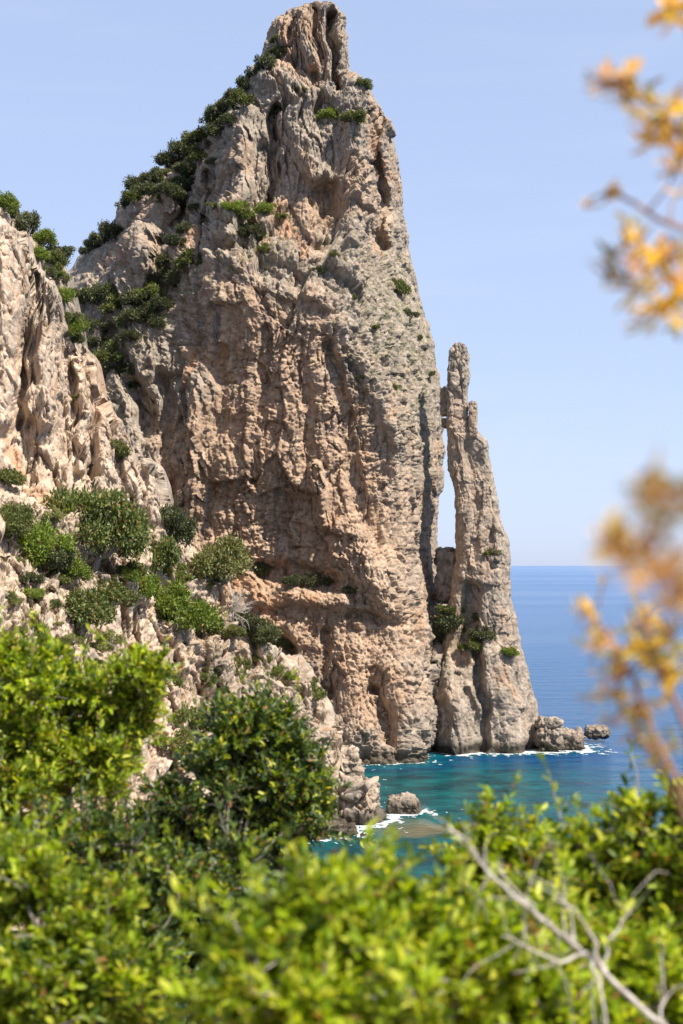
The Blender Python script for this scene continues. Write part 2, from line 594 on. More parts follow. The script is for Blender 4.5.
def stack(name, left, right, y0, y1, nr, nc, nb, dpts, feats, Rm, zones, disp, power=6, mat=M_ROCK, seed=0.0):
    """A free-standing rock: for each height a closed ring, front from a relief surface, back rounded."""
    ys = np.linspace(y0, y1, nr)
    L = np.array(left, float)
    Rr = np.array(right, float)
    xl = np.interp(ys, L[:, 1], L[:, 0]) + jit(ys, 1.5 + seed, 2.0)
    xr = np.interp(ys, Rr[:, 1], Rr[:, 0]) + jit(ys, 8.5 + seed, 2.0)
    a = np.linspace(-1, 1, nc)
    s = np.sin(a * math.pi / 2)
    x = xl[:, None] * (1 - s) / 2 + xr[:, None] * (1 + s) / 2
    y = np.repeat(ys[:, None], nc, 1)
    half = (xr - xl) / 2 / F * 245
    Rv = np.minimum(half * Rm, 26)[:, None]
    base = tps(dpts, x, y)
    e = 1 - np.sqrt(np.maximum(1 - np.abs(s) ** power, 0))
    Yb = base + Rv * e[None]
    fz = feat(feats, x, y) * (1 - np.abs(s[None]) ** 10)

    def pos(Yv):
        return np.stack([(x - CX) / F * Yv, Yv, CZ + (HOR - y) / F * Yv], -1)
    B0 = pos(Yb)
    du = np.gradient(B0, axis=1)
    dv = np.gradient(B0, axis=0)
    n = unit(np.cross(dv, du))
    if n[nr // 2, nc // 2, 1] > 0:
        n = -n
    B = pos(Yb - fz)
    sm = 0.25 + 0.75 * zone(zones['warm'], x, y) * (1 - np.abs(s[None]) ** 8)
    d = rock_disp(B.reshape(-1, 3), seed=seed, smul=sm.ravel(), bmul=((1 - 0.75 * np.abs(s[None]) ** 4) * (1 - 0.5 * zone(zones['warm'], x, y) * (y > 260))).ravel(), **disp).reshape(nr, nc)
    d *= 1 - 0.62 * np.abs(s[None]) ** 7
    P = B + n * d[..., None]
    # back
    ph = np.linspace(0, math.pi, nb + 2)[1:-1]
    xb = (xr[:, None] + xl[:, None]) / 2 + (xr - xl)[:, None] / 2 * np.cos(ph)[None]
    k = (1 - np.cos(ph)) / 2
    Ye = Yb[:, -1:] * (1 - k) + Yb[:, :1] * k + Rv * np.sin(ph)[None]
    yb = np.repeat(ys[:, None], nb, 1)
    Q = np.stack([(xb - CX) / F * (Yb[:, -1:] * (1 - k) + Yb[:, :1] * k), Ye, CZ + (HOR - yb) / F * (Yb[:, -1:] * (1 - k) + Yb[:, :1] * k)], -1)
    Q[..., 1] += 1.5 * fbm(Q.reshape(-1, 3) / 8, 3).reshape(nr, nb) * np.sin(ph)[None]
    A = np.concatenate([P, Q], 1)
    nt_ = nc + nb
    V = A.reshape(-1, 3)
    top = A[0].mean(0)
    V = np.vstack([V, top[None]])
    fq = grid_faces(nr, nt_, True)
    j = np.arange(nt_)
    ft = np.stack([np.full(nt_, len(V) - 1), j, (j + 1) % nt_], 1)
    at_ = {}
    for kz, zp in zones.items():
        zf = zone(zp, x, y)
        zb = zone(zp, xb, yb)
        v = np.concatenate([zf, zb], 1).ravel()
        at_[kz] = np.append(v, v[0])
    return mesh_np(name, V, [fq, ft], mat, attrs=at_)


def sheet(name, top, x0, x1, bot, nr, nc, dpts, feats, zones, disp, roll=9.0, rollpx=14.0, back=26.0, mat=M_ROCK, seed=0.0):
    """A cliff or slope with a rounded crest and a back that falls away."""
    T = np.array(top, float)
    xs = np.linspace(x0, x1, nc)
    tp = np.interp(xs, T[:, 0], T[:, 1]) + jit(xs, 3.3 + seed, 2.2)
    bt = np.interp(xs, *zip(*bot)) if isinstance(bot, list) else np.full(nc, float(bot))
    v = np.linspace(0, 1, nr)
    y = tp[None] + (bt - tp)[None] * v[:, None] ** 1.15
    x = np.repeat(xs[None], nr, 0)
    k = np.clip(1 - (y - tp[None]) / rollpx, 0, 1)
    Yb = tps(dpts, x, y) + roll * (1 - np.sqrt(np.maximum(1 - k * k, 0)))
    fz = feat(feats, x, y) * (1 - k)

    def pos(Yv):
        return np.stack([(x - CX) / F * Yv, Yv, CZ + (HOR - y) / F * Yv], -1)
    B0 = pos(Yb)
    n = unit(np.cross(np.gradient(B0, axis=0), np.gradient(B0, axis=1)))
    n = np.where(n[..., 1:2] > 0, -n, n)
    n = unit(0.35 * n + np.array([0.12, -0.9, 0.22]))
    B = pos(Yb - fz)
    P = B + n * (rock_disp(B.reshape(-1, 3), seed=seed, **disp).reshape(nr, nc) * (1 - 0.4 * k))[..., None]
    nbk = 14
    q = np.linspace(0, 1, nbk + 1)[1:][::-1]
    Bk = P[0][None] + np.stack([np.zeros((nbk, nc)), back * q[:, None] * np.ones((1, nc)), -back * (q ** 2)[:, None] * np.ones((1, nc))], -1)
    Bk[..., 2] += 0.8 * fbm(Bk.reshape(-1, 3) / 5, 3).reshape(nbk, nc) * (1 - (q[:, None] - 0.5) ** 2)
    A = np.concatenate([Bk, P], 0)
    at_ = {}
    for kz, zp in zones.items():
        zf = zone(zp, x, y)
        at_[kz] = np.concatenate([np.repeat(zf[:1], nbk, 0), zf], 0).ravel()
    return mesh_np(name, A.reshape(-1, 3), [grid_faces(nr + nbk, nc)], mat, attrs=at_)


def boulder(name, c, rad, seed, amp=1.0, n=90, rot=0.0, warm=0.2, pale=0.4, flat=0.0):
    """A rounded, cracked block."""
    th = np.linspace(0.001, math.pi - 0.001, n)
    ph = np.linspace(0, 2 * math.pi, 2 * n, endpoint=False)
    T_, P_ = np.meshgrid(th, ph, indexing='ij')
    d = np.stack([np.sin(T_) * np.cos(P_), np.sin(T_) * np.sin(P_), np.cos(T_)], -1).reshape(-1, 3)
    pw = 0.62
    u = np.sign(d) * np.abs(d) ** pw
    u = u / np.maximum(np.abs(u).max(1, keepdims=True) ** 0.4, 1e-6)
    p = u * np.array(rad)
    m = min(rad)
    q = p + seed * 13.1
    disp = amp * m * (0.22 * blocks(warp(q, m * .7, m * .25), (m * .8,) * 3, 0.9, 0.25, 0.12) + 0.09 * blocks(q + 7, (m * .3,) * 3, 0.9, 0.4, 0.15) + 0.18 * fbm(q / m, 4))
    p = p + unit(d / np.array(rad)) * disp[:, None]
    ca, sa = math.cos(rot), math.sin(rot)
    p = np.stack([p[:, 0] * ca - p[:, 1] * sa, p[:, 0] * sa + p[:, 1] * ca, p[:, 2]], 1) + np.array(c)
    return mesh_np(name, p, [grid_faces(n, 2 * n, True)], M_ROCK, attrs={'warm': np.full(len(p), warm), 'pale': np.full(len(p), pale), 'veg': np.zeros(len(p))})


# ------------------------------------------------------------------ the tall crag
DP = [  # (column, row, metres from the eye) on the crag's face
    (310, 12, 257), (300, 60, 254), (335, 60, 254), (265, 100, 252), (340, 110, 252), (300, 150, 250), (345, 170, 250), (392, 150, 252), (395, 210, 252),
    (240, 150, 250), (225, 215, 248), (200, 150, 257), (150, 185, 260), (110, 225, 262), (80, 265, 263), (180, 220, 254), (140, 250, 254), (100, 290, 255),
    (60, 300, 255), (150, 310, 250), (110, 350, 247), (60, 400, 245), (130, 400, 244), (110, 480, 240), (165, 350, 247), (185, 430, 243), (180, 520, 243),
    (260, 240, 243), (300, 230, 244.5), (350, 245, 246), (400, 265, 250),
    (240, 275, 239.5), (300, 300, 238.5), (340, 330, 239), (380, 330, 242), (415, 330, 248), (200, 300, 243),
    (240, 350, 240), (300, 380, 240.5), (350, 400, 240), (395, 420, 240.5), (430, 420, 246),
    (240, 450, 240.6), (300, 470, 241), (360, 470, 240.6), (410, 500, 241), (435, 520, 246),
    (240, 540, 240.3), (300, 560, 241), (345, 550, 239), (380, 560, 237), (415, 580, 240), (440, 600, 246),
    (250, 610, 239), (300, 610, 238.5), (360, 630, 237.5), (410, 650, 237), (440, 660, 241), (250, 680, 233), (310, 690, 234), (360, 700, 234), (410, 720, 234), (440, 720, 238),
    (300, 765, 229), (360, 765, 229.5), (410, 760, 233), (445, 757, 237), (360, 800, 226), (440, 800, 234), (200, 700, 236), (200, 780, 232), (150, 600, 238)]
FP = [
    (372, 120, 384, 245, 8, -6), (390, 165, 398, 240, 8, 1.5), (331, 18, 334, 95, 4, -4.0), (316, 14, 320, 60, 3, -2.2), (296, 22, 293, 66, 4, -2.5), (306, 20, 310, 62, 7, 2.0), (340, 20, 342, 70, 5, 1.5), (312, 70, 318, 110, 4, -2.0), (275, 35, 280, 55, 9, -2.0),
    (265, 75, 308, 92, 12, 3.0), (278, 112, 268, 200, 5, -4.5), (292, 105, 312, 170, 16, 4.0), (322, 190, 330, 235, 14, -5.0), (350, 95, 360, 180, 10, 2.0),
    (245, 118, 228, 235, 13, 5), (212, 180, 205, 260, 6, -4.0), (192, 165, 158, 300, 10, -6.0), (125, 210, 158, 268, 15, 4.0), (170, 205, 182, 260, 8, 3),
    (88, 262, 112, 300, 10, -3), (215, 262, 330, 300, 8, 2.0), (345, 320, 402, 440, 9, 1.6), (330, 345, 345, 430, 8, -2.0),
    (268, 330, 255, 478, 6, -1.2), (300, 345, 312, 450, 6, -1.0), (222, 350, 214, 500, 6, -1.0), (196, 380, 190, 540, 8, 1.8), (165, 380, 168, 500, 7, -2.0),
    (318, 468, 321, 522, 6, 3.2), (350, 420, 360, 520, 9, -1.8), (285, 500, 292, 545, 9, -1.0), (240, 520, 250, 560, 10, -1),
    (262, 568, 334, 580, 11, -3.2), (258, 596, 340, 600, 8, 2.4), (350, 538, 394, 600, 20, 3.2), (345, 616, 402, 622, 5, -2.2), (402, 420, 415, 540, 12, 2.2),
    (373, 692, 383, 742, 8, -2.6), (276, 636, 292, 652, 8, -4.5), (400, 670, 408, 748, 16, 2.4), (432, 600, 435, 750, 4, -3.0), (350, 650, 355, 740, 14, 1.8), (325, 630, 330, 690, 5, -2),
    (420, 430, 432, 560, 6, 1.5), (408, 600, 420, 660, 6, -1.5), (110, 330, 150, 430, 9, -3), (85, 380, 120, 460, 8, 2)]
WARM = [(300, 20, .5), (335, 60, .2), (300, 60, .5), (280, 130, .05), (320, 220, .75), (240, 180, .45), (230, 130, .3), (345, 150, .3), (392, 180, .35), (150, 230, .5), (200, 230, .2),
        (330, 250, .2), (380, 320, .1), (410, 380, .15), (270, 260, .3), (280, 320, .75), (240, 300, .8), (240, 400, .95), (300, 420, .9), (360, 430, .75), (400, 480, .55), (430, 450, .3),
        (180, 380, .25), (200, 480, .95), (180, 530, .8), (130, 330, .1), (100, 420, .2), (300, 520, .85), (300, 580, .9), (370, 560, .75), (420, 560, .55), (360, 640, .85), (290, 640, .8),
        (420, 680, .45), (400, 740, .3), (340, 720, .5), (380, 715, .95), (440, 640, .3), (280, 740, .3), (120, 560, .3)]
PALE = [(300, 20, .4), (310, 60, .35), (290, 140, .05), (230, 200, .45), (345, 180, .15), (392, 180, .3), (140, 230, .35), (200, 200, .1), (330, 260, .25), (390, 330, .25), (420, 400, .25), (270, 260, .3),
        (260, 320, .15), (300, 430, .05), (200, 450, .05), (400, 470, .15), (430, 520, .2), (130, 330, .1), (100, 420, .35), (370, 560, .4), (300, 560, 0), (420, 600, .3), (350, 640, .3), (420, 700, .3), (340, 740, .2), (300, 640, .25), (250, 700, .4)]
VEG = [(300, 20, .3), (300, 130, .35), (240, 170, .3), (250, 235, .9), (340, 240, .8), (380, 300, 1.), (410, 370, .95), (420, 450, .75), (360, 350, .8), (300, 330, .2), (240, 400, 0.), (330, 450, .0), (200, 480, 0), (140, 300, .9),
       (180, 230, .7), (140, 220, .4), (390, 180, .3), (430, 560, .4), (370, 560, .1), (350, 650, 0), (420, 700, .1), (100, 400, .6)]
DISP_MAIN = dict(a_big=1.9, a_mid=0.85, a_small=0.27, fine=0.11, flute=0.38, strata=0.34)
crag = stack('sea_crag',
             [(294, 7), (288, 10), (275, 20), (268, 40), (262, 58), (250, 75), (236, 92), (222, 110), (205, 130), (190, 147), (172, 162), (150, 178), (130, 192), (118, 206), (115, 225), (100, 240), (86, 251), (76, 262), (66, 280), (45, 310), (40, 500), (120, 640), (160, 800)],
             [(322, 7), (336, 10), (345, 15), (346, 40), (350, 70), (357, 80), (371, 95), (385, 118), (398, 150), (400, 180), (403, 215), (408, 240), (413, 270), (420, 300), (428, 320), (434, 345), (438, 370), (442, 388), (443, 430), (442, 456), (439, 498), (437, 540), (440, 580), (450, 612), (459, 660), (463, 700), (466, 760), (468, 800)],
             7, 800, 940, 600, 70, DP, FP, 1.0, dict(warm=WARM, pale=PALE, veg=VEG), DISP_MAIN)
tag(crag, 'towering tan and grey limestone crag with a blunt summit rising from the cove', 'rock crag')

# the needle beside it
needle = stack('rock_needle',
               [(456, 343), (451, 350), (449, 372), (448, 388), (448, 410), (447, 440), (448, 470), (452, 486), (456, 500), (457, 532), (456, 555), (450, 590), (446, 620), (440, 660), (434, 710), (430, 760), (428, 800)],
               [(460, 343), (466, 347), (469, 356), (470, 375), (468, 398), (469, 420), (478, 432), (487, 440), (490, 455), (493, 476), (498, 495), (502, 520), (507, 540), (510, 560), (512, 590), (516, 620), (522, 650), (530, 680), (537, 702), (540, 730), (541, 750), (543, 800)],
               343, 800, 560, 170, 40,
               [(458, 350, 250), (460, 430, 248), (470, 500, 247), (480, 560, 246), (490, 620, 245.5), (500, 680, 244.5), (460, 640, 246), (450, 700, 240), (490, 720, 243), (530, 720, 245), (480, 752, 240), (535, 750, 242), (440, 757, 237.5), (440, 800, 236), (535, 800, 240)],
               [(470, 590, 462, 660, 9, -2.5), (478, 640, 482, 750, 5, -2.6), (468, 690, 474, 750, 4, -1.6), (495, 660, 512, 745, 14, 1.6), (450, 680, 456, 750, 8, 1.6), (525, 700, 530, 748, 4, -1.2), (488, 440, 500, 560, 4, 0.8), (470, 440, 476, 560, 4, -0.6)],
               0.9, dict(warm=[(458, 360, .25), (455, 430, .55), (480, 480, .35), (490, 560, .35), (470, 560, .5), (500, 640, .3), (450, 700, .4), (520, 730, .15), (470, 740, .2)],
                         pale=[(458, 360, .45), (455, 450, .4), (490, 480, .2), (480, 560, .3), (500, 640, .25), (450, 700, .25), (520, 730, .1)],
                         veg=[(458, 360, .1), (480, 480, .3), (500, 600, .3), (460, 640, .9), (480, 640, .9), (500, 720, .1), (450, 740, 0)]),
               dict(a_big=0.3, a_mid=0.32, a_small=0.13, fine=0.06, flute=0.2, strata=0.12), power=4, seed=61.0)
tag(needle, 'slim leaning rock needle split from the big crag by a narrow gap of sky', 'rock needle')


def rock_at(px, py, Y, rx, rz, ry, seed, name, label, **kw):
    o = boulder(name, (0, 0, 0), (rx, ry, rz), seed, **kw)
    o.location = tuple(at(px, py, Y))
    return tag(o, label, 'boulder')


rock_at(473, 420, 248.6, 0.75, 3.3, 0.9, 1, 'rock_finger', 'small upright finger of rock on the shoulder of the needle', amp=0.6, n=60, warm=.5)['category'] = 'rock finger'
rock_at(445, 402, 252, 0.8, 2.6, 1.2, 2, 'boulder', 'long chockstone jammed high in the gap beside the needle', amp=0.8, n=60, warm=.1, pale=.1)
rock_at(445, 423, 252, 0.6, 0.8, 0.9, 3, 'boulder', 'small chockstone wedged under the long one in the gap', amp=0.8, n=60, warm=.1, pale=.1)
rock_at(446, 576, 255, 1.8, 5.0, 2.4, 4, 'boulder', 'dark block wedged at the foot of the gap above the shrubs', amp=0.8, n=80, warm=.1, pale=0)
rock_at(548, 736, 246, 2.0, 3.0, 3.0, 5, 'shore_rock', 'tall wet rock at the seaward foot of the needle', n=90, pale=.1)
rock_at(566, 739, 248, 3.0, 1.5, 3.0, 6, 'shore_rock', 'lumpy wet rock ending the point beyond the needle foot', n=90, pale=.1, warm=.3)
rock_at(597, 732, 258, 2.1, 1.1, 1.8, 7, 'shore_rock', 'low dark rock alone in foam off the point', n=70, amp=.7, pale=0, warm=.2)
rock_at(403, 812, 184, 2.15, 2.1, 1.7, 8, 'boulder', 'squat pale boulder standing in the cove on a shallow shelf', n=100, amp=.55, pale=.4, warm=.1)
rock_at(352, 814, 178, 3.5, 4.4, 3.6, 9, 'shore_rock', 'big fissured pale rock where the hillside meets the cove', n=140, amp=.9, pale=.5, warm=.2)
rock_at(346, 766, 208, 2.2, 2.2, 2.6, 11, 'shore_rock', 'rounded pale rock at the back corner of the cove', n=80, amp=.9, pale=.5, warm=.2)

# ------------------------------------------------------------------ the cliff of pillars and the slopes
cliff = sheet('cliff',
              [(-70, 190), (0, 212), (10, 215), (22, 226), (29, 258), (38, 270), (50, 276), (58, 292), (63, 318), (72, 342), (80, 356), (86, 350), (92, 356), (96, 386), (104, 398), (112, 412), (122, 425), (136, 462), (150, 458), (161, 465), (166, 490), (172, 520)],
              -70, 172, [(-70, 560), (60, 560), (120, 540), (172, 560)], 430, 330,
              [(-70, 250, 150), (0, 230, 158), (0, 350, 154), (0, 480, 148), (50, 290, 164), (50, 400, 160), (50, 480, 155), (90, 380, 170), (90, 470, 163), (130, 470, 170), (160, 470, 176), (160, 520, 172), (100, 540, 158), (0, 540, 140), (-70, 540, 130)],
              [(34, 280, 14, 440, 5, -4.5), (8, 225, 2, 420, 12, 2.0), (50, 285, 45, 420, 11, 3.0), (72, 350, 66, 460, 5, -2.5), (82, 360, 84, 470, 5, 2.4), (96, 390, 94, 480, 4, -2.0), (104, 405, 108, 480, 7, 1.6), (122, 430, 120, 500, 4, -2.0),
               (140, 466, 140, 520, 4, -1.5), (152, 462, 155, 515, 7, 1.8), (26, 430, 30, 480, 9, -3), (58, 400, 60, 480, 5, -2)],
              dict(warm=[(0, 250, .1), (0, 400, .3), (30, 350, .2), (50, 300, .15), (60, 430, .55), (84, 380, .9), (84, 440, .8), (110, 460, .4), (150, 490, .1), (30, 500, .3), (0, 520, .3)],
                   pale=[(0, 250, .7), (0, 400, .8), (50, 290, .45), (50, 400, .75), (84, 400, .6), (110, 460, .65), (150, 490, .5), (30, 500, .8), (0, 520, .8)],
                   veg=[(0, 250, .1), (50, 300, .2), (50, 450, .2), (110, 450, .4), (150, 480, .3), (0, 500, .4)]),
              dict(a_big=1.0, a_mid=0.95, a_small=0.32, fine=0.10, flute=0.5, strata=0.1, ysq=0.5, zsq=0.6), seed=23.0)
tag(cliff, 'pale fluted limestone cliff of close pillars standing inland of the big crag', 'cliff')

ridge = sheet('hill', [(-80, 165), (0, 203), (14, 212), (28, 226), (45, 248), (60, 258), (68, 272), (74, 300), (82, 345), (100, 400), (110, 470)], -80, 108, 520, 200, 150,
              [(-80, 200, 196), (0, 215, 194), (50, 260, 196), (70, 300, 198), (70, 400, 190), (0, 400, 180), (100, 480, 188), (-80, 500, 180)], [],
              dict(warm=[(0, 200, .2), (50, 300, .2), (0, 400, .2), (100, 400, .2)], pale=[(0, 200, .2), (50, 300, .2), (0, 400, .2), (100, 400, .2)], veg=[(0, 200, 1), (50, 300, 1), (0, 400, 1), (100, 400, 1)]),
              dict(a_big=1.0, a_mid=0.6, a_small=0.3, fine=0.12, flute=0.2, strata=0.1), seed=31.0)
tag(ridge, kind='structure')

hillside = sheet('hillside',
                 [(-90, 470), (0, 492), (50, 500), (100, 505), (140, 508), (170, 528), (200, 556), (225, 588), (245, 612), (268, 640), (285, 655), (300, 655), (318, 680), (330, 705), (338, 740), (342, 768), (346, 800), (358, 830), (366, 850)],
                 -90, 380, [(-90, 930), (150, 930), (300, 900), (380, 880)], 470, 600,
                 [(-90, 480, 136), (0, 500, 144), (60, 510, 155), (120, 510, 166), (165, 530, 178), (0, 560, 137), (60, 580, 147), (120, 580, 158), (170, 600, 170), (215, 590, 184), (250, 630, 192), (290, 660, 199), (325, 700, 199), (338, 750, 197),
                  (0, 640, 129), (80, 650, 141), (150, 660, 157), (210, 660, 172), (260, 700, 183), (310, 740, 189), (338, 790, 185), (0, 720, 121), (100, 740, 134), (160, 740, 147), (220, 760, 161), (280, 780, 175), (325, 825, 173),
                  (0, 850, 107), (100, 850, 122), (160, 850, 133), (240, 860, 150), (300, 860, 165), (350, 850, 167), (364, 850, 169), (0, 930, 98), (150, 930, 122), (300, 910, 158), (-90, 700, 114), (-90, 930, 90)],
                 [(195, 600, 205, 690, 6, -2.5), (218, 612, 226, 680, 12, 2.5), (238, 640, 244, 720, 5, -2.0), (270, 655, 262, 740, 10, 1.5), (300, 665, 318, 740, 8, 1.6), (285, 670, 292, 740, 3, -1.2), (312, 690, 322, 750, 3, -1.2), (332, 715, 336, 790, 4, -1.4),
                  (80, 560, 82, 640, 10, 1.5), (45, 600, 48, 680, 6, -2.0), (20, 570, 22, 640, 12, 2.0), (150, 690, 165, 860, 12, -2.0), (176, 620, 170, 690, 8, 2.0), (110, 620, 120, 690, 10, 1.6), (135, 610, 140, 680, 5, -2), (270, 690, 340, 770, 5, 0.9), (255, 720, 330, 790, 4, -1.0)],
                 dict(warm=[(0, 500, .3), (60, 600, .3), (120, 560, .3), (170, 620, .3), (200, 650, .75), (240, 640, .35), (300, 700, .05), (340, 770, .1), (100, 700, .4), (160, 760, .6), (160, 860, .7), (280, 780, .2), (0, 800, .5)],
                      pale=[(0, 500, .8), (60, 600, .8), (120, 560, .7), (170, 620, .7), (200, 650, .5), (240, 640, .5), (300, 700, .55), (340, 770, .5), (100, 700, .8), (160, 760, .9), (160, 860, .9), (280, 780, .5), (0, 800, .7)],
                      veg=[(0, 500, .6), (60, 560, .6), (120, 560, .6), (170, 620, .4), (240, 640, .3), (300, 700, .0), (340, 770, .0), (100, 700, .3), (160, 760, .2), (0, 800, .4)]),
                 dict(a_big=1.3, a_mid=1.2, a_small=0.28, fine=0.09, flute=0.5, strata=0.3, step=4.6, step_h=5.5, ysq=0.5, zsq=0.8), roll=7, rollpx=12, back=22, seed=47.0)
tag(hillside, kind='structure')


# the near bank the photographer stands on
def bank_z(x, y):
    return 30.35 - 0.34 * np.maximum(y, 0) - 0.10 * np.maximum(x, 0) * np.clip(y / 6, 0, 1) - 0.004 * np.maximum(y - 8, 0) ** 2


gx, gy = np.meshgrid(np.linspace(-40, 40, 160), np.linspace(-14, 75, 180))
gz = bank_z(gx, gy) + 0.35 * fbm(np.stack([gx / 3, gy / 3, gx * 0], -1).reshape(-1, 3), 4).reshape(gx.shape) * np.clip((np.hypot(gx, gy) - 0.5) / 3, 0, 1)
bank = mesh_np('ground', np.stack([gx, gy, gz], -1).reshape(-1, 3), [grid_faces(180, 160)], M_EARTH, smooth=True)
tag(bank, kind='structure')

# ------------------------------------------------------------------ the sea
# waterline points of the rocks, for the foam and the shallows (from the built geometry itself)
SHORE = []
for ob in (crag, needle, hillside):
    me = ob.data
    co = np.empty(len(me.vertices) * 3, np.float32)
    me.vertices.foreach_get('co', co)
    co = co.reshape(-1, 3)
    m = (np.abs(co[:, 2]) < 0.35) & (co[:, 1] < 262) & (co[:, 1] > 150) & (co[:, 0] > -12)
    SHORE.append(co[m][::3, :2])
for nm in [o.name for o in bpy.data.objects if o.type == 'MESH' and o.name.split('.')[0] in ('boulder', 'shore_rock')]:
    o = bpy.data.objects[nm]
    me = o.data
    co = np.empty(len(me.vertices) * 3, np.float32)
    me.vertices.foreach_get('co', co)
    co = co.reshape(-1, 3) + np.array(o.location)
    SHORE.append(co[np.abs(co[:, 2]) < 0.3][:, :2])
SHORE = np.concatenate(SHORE).astype(np.float32)
# thin the points on a 0.4 m raster
SHORE = np.unique(np.round(SHORE / 0.5).astype(int), axis=0).astype(np.float32) * 0.5


def shore_dist(q):
    def f(qq):
        out = np.full(len(qq), 1e9, np.float32)
        for c0 in range(0, len(SHORE), 200):
            sp = SHORE[c0:c0 + 200]
            d = ((qq[:, None, :] - sp[None]) ** 2).sum(2).min(1)
            out = np.minimum(out, d)
        return np.sqrt(out)
    return np.concatenate([f(c) for c in np.array_split(q.astype(np.float32), max(1, len(q) // 4000))])


wx = np.concatenate([[-60000, -3000, -300], np.linspace(-40, 90, 160), [300, 3000, 60000]])
wy = np.concatenate([[-300, 60, 110], np.linspace(140, 290, 180), [400, 900, 3000, 12000, 60000]])
WX, WY = np.meshgrid(wx, wy)
sd = shore_dist(np.stack([WX.ravel(), WY.ravel()], 1))
water = mesh_np('water', np.stack([WX.ravel(), WY.ravel(), np.zeros(WX.size)], 1), [grid_faces(len(wy), len(wx))], M_WATER, attrs={'shore': np.exp(-(sd / 5.0) ** 1.2)})
tag(water, kind='structure')

# foam: many small flecks along the waterline, thickest on the seaward points
cs = 0.15
fx, fy = np.meshgrid(np.arange(-8, 62, cs), np.arange(160, 268, cs))
fq_ = np.stack([fx.ravel(), fy.ravel()], 1)
coarse = np.stack([fx[::5, ::5].ravel(), fy[::5, ::5].ravel()], 1)
dc = shore_dist(coarse).reshape(fx[::5, ::5].shape)
near = np.repeat(np.repeat(dc < 5.5, 5, 0), 5, 1)[:fx.shape[0], :fx.shape[1]]
fq_ = fq_[near.ravel()]
fd = shore_dist(fq_)
nz = fbm(np.stack([fq_[:, 0] / 1.6, fq_[:, 1] / 2.6, fq_[:, 0] * 0], 1), 4, 0.65)
nzb = fbm(np.stack([fq_[:, 0] / 9, fq_[:, 1] / 9, fq_[:, 0] * 0 + 4], 1), 2)
sea = np.clip((fq_[:, 0] - 22) / 14, 0, 1)       # exposed to the swell
wid = 0.35 + 0.9 * np.clip(nzb + 0.1, 0, 1) + 2.4 * sea
isl = np.exp(-((fq_[:, 0] - 4.5) ** 2 + (fq_[:, 1] - 178) ** 2) / 30)
wid = wid + 1.7 * isl
keep = (np.exp(-fd / wid) + 0.62 * nz) > 0.54
fq_ = fq_[keep]
hs = cs * 0.53
Vf = np.concatenate([np.stack([fq_[:, 0] + sx * hs, fq_[:, 1] + sy * hs, np.full(len(fq_), 0.04)], 1)[:, None] for sx, sy in ((-1, -1), (1, -1), (1, 1), (-1, 1))], 1)
foam = mesh_np('sea_foam', Vf.reshape(-1, 3), [np.arange(len(fq_) * 4).reshape(-1, 4)], M_FOAM)
tag(foam, 'white foam washing round the foot of the rocks', None, None, 'stuff')

# ------------------------------------------------------------------ plants


def tube(pts, radii, k=6):
    """Vertices and quads of a tapered tube along points."""
    pts = np.array(pts, float)
    n = len(pts)
    t = unit(np.gradient(pts, axis=0))
    ref = np.where(np.abs(t[:, 2:3]) > 0.9, np.array([[1.0, 0, 0]]), np.array([[0, 0, 1.0]]))
    u = unit(np.cross(t, ref))
    v = np.cross(t, u)
    a = np.linspace(0, 2 * math.pi, k, endpoint=False)
    ring = u[:, None] * np.cos(a)[None, :, None] + v[:, None] * np.sin(a)[None, :, None]
    V = pts[:, None] + ring * np.array(radii)[:, None, None]
    return V.reshape(-1, 3), grid_faces(n, k, True)


def tubes(lst, k=6):
    Vs, Fs, b = [], [], 0
    for p, r in lst:
        v, f = tube(p, r, k)
        Vs.append(v)
        Fs.append(f + b)
        b += len(v)
    return np.concatenate(Vs), np.concatenate(Fs)


def bend(a, b, r, n=5, wob=0.12):
    a, b = np.array(a, float), np.array(b, float)
    t = np.linspace(0, 1, n)[:, None]
    L = np.linalg.norm(b - a)
    p = a * (1 - t) + b * t
    off = r.normal(size=3) * wob * L
    return p + np.sin(t * math.pi) * off + np.vstack([np.zeros(3), r.normal(size=(n - 2, 3)) * 0.03 * L, np.zeros(3)])


def leaf_geo(pos, dirs, nor, length, width, fold=0.25):
    """Folded oval leaves: six points, two faces each."""
    d = unit(dirs)
    s = unit(np.cross(nor, d))
    n = np.cross(d, s)
    l = length[:, None]
    wd = width[:, None]
    pts = [pos,
           pos + d * l * 0.30 + s * wd * 0.46 + n * wd * fold,
           pos + d * l * 0.72 + s * wd * 0.40 + n * wd * fold * 0.8,
           pos + d * l - n * l * 0.08,
           pos + d * l * 0.72 - s * wd * 0.40 + n * wd * fold * 0.8,
           pos + d * l * 0.30 - s * wd * 0.46 + n * wd * fold]
    V = np.stack(pts, 1).reshape(-1, 3)
    b = np.arange(len(pos))[:, None] * 6
    F_ = np.concatenate([b + np.array([[0, 3, 2, 1]]), b + np.array([[0, 5, 4, 3]])])
    return V, F_


def crown_points(lobes, n, r, shell=0.55, lumpy=0.0):
    """Points spread in the outer part of a set of ellipsoid lobes, with their outward directions."""
    lob = np.array(lobes, float)
    wgt = lob[:, 3] * lob[:, 4]
    idx = r.choice(len(lob), n, p=wgt / wgt.sum())
    d = unit(r.normal(size=(n, 3)) + np.array([0, 0, lumpy]))
    q = shell + (1 - shell) * r.random(n) ** 0.6
    q = q * (1 + 0.26 * r.normal(size=n))
    L = lob[idx]
    rad = np.stack([L[:, 3], L[:, 3], L[:, 4]], 1)
    return L[:, :3] + d * rad * q[:, None], d, idx


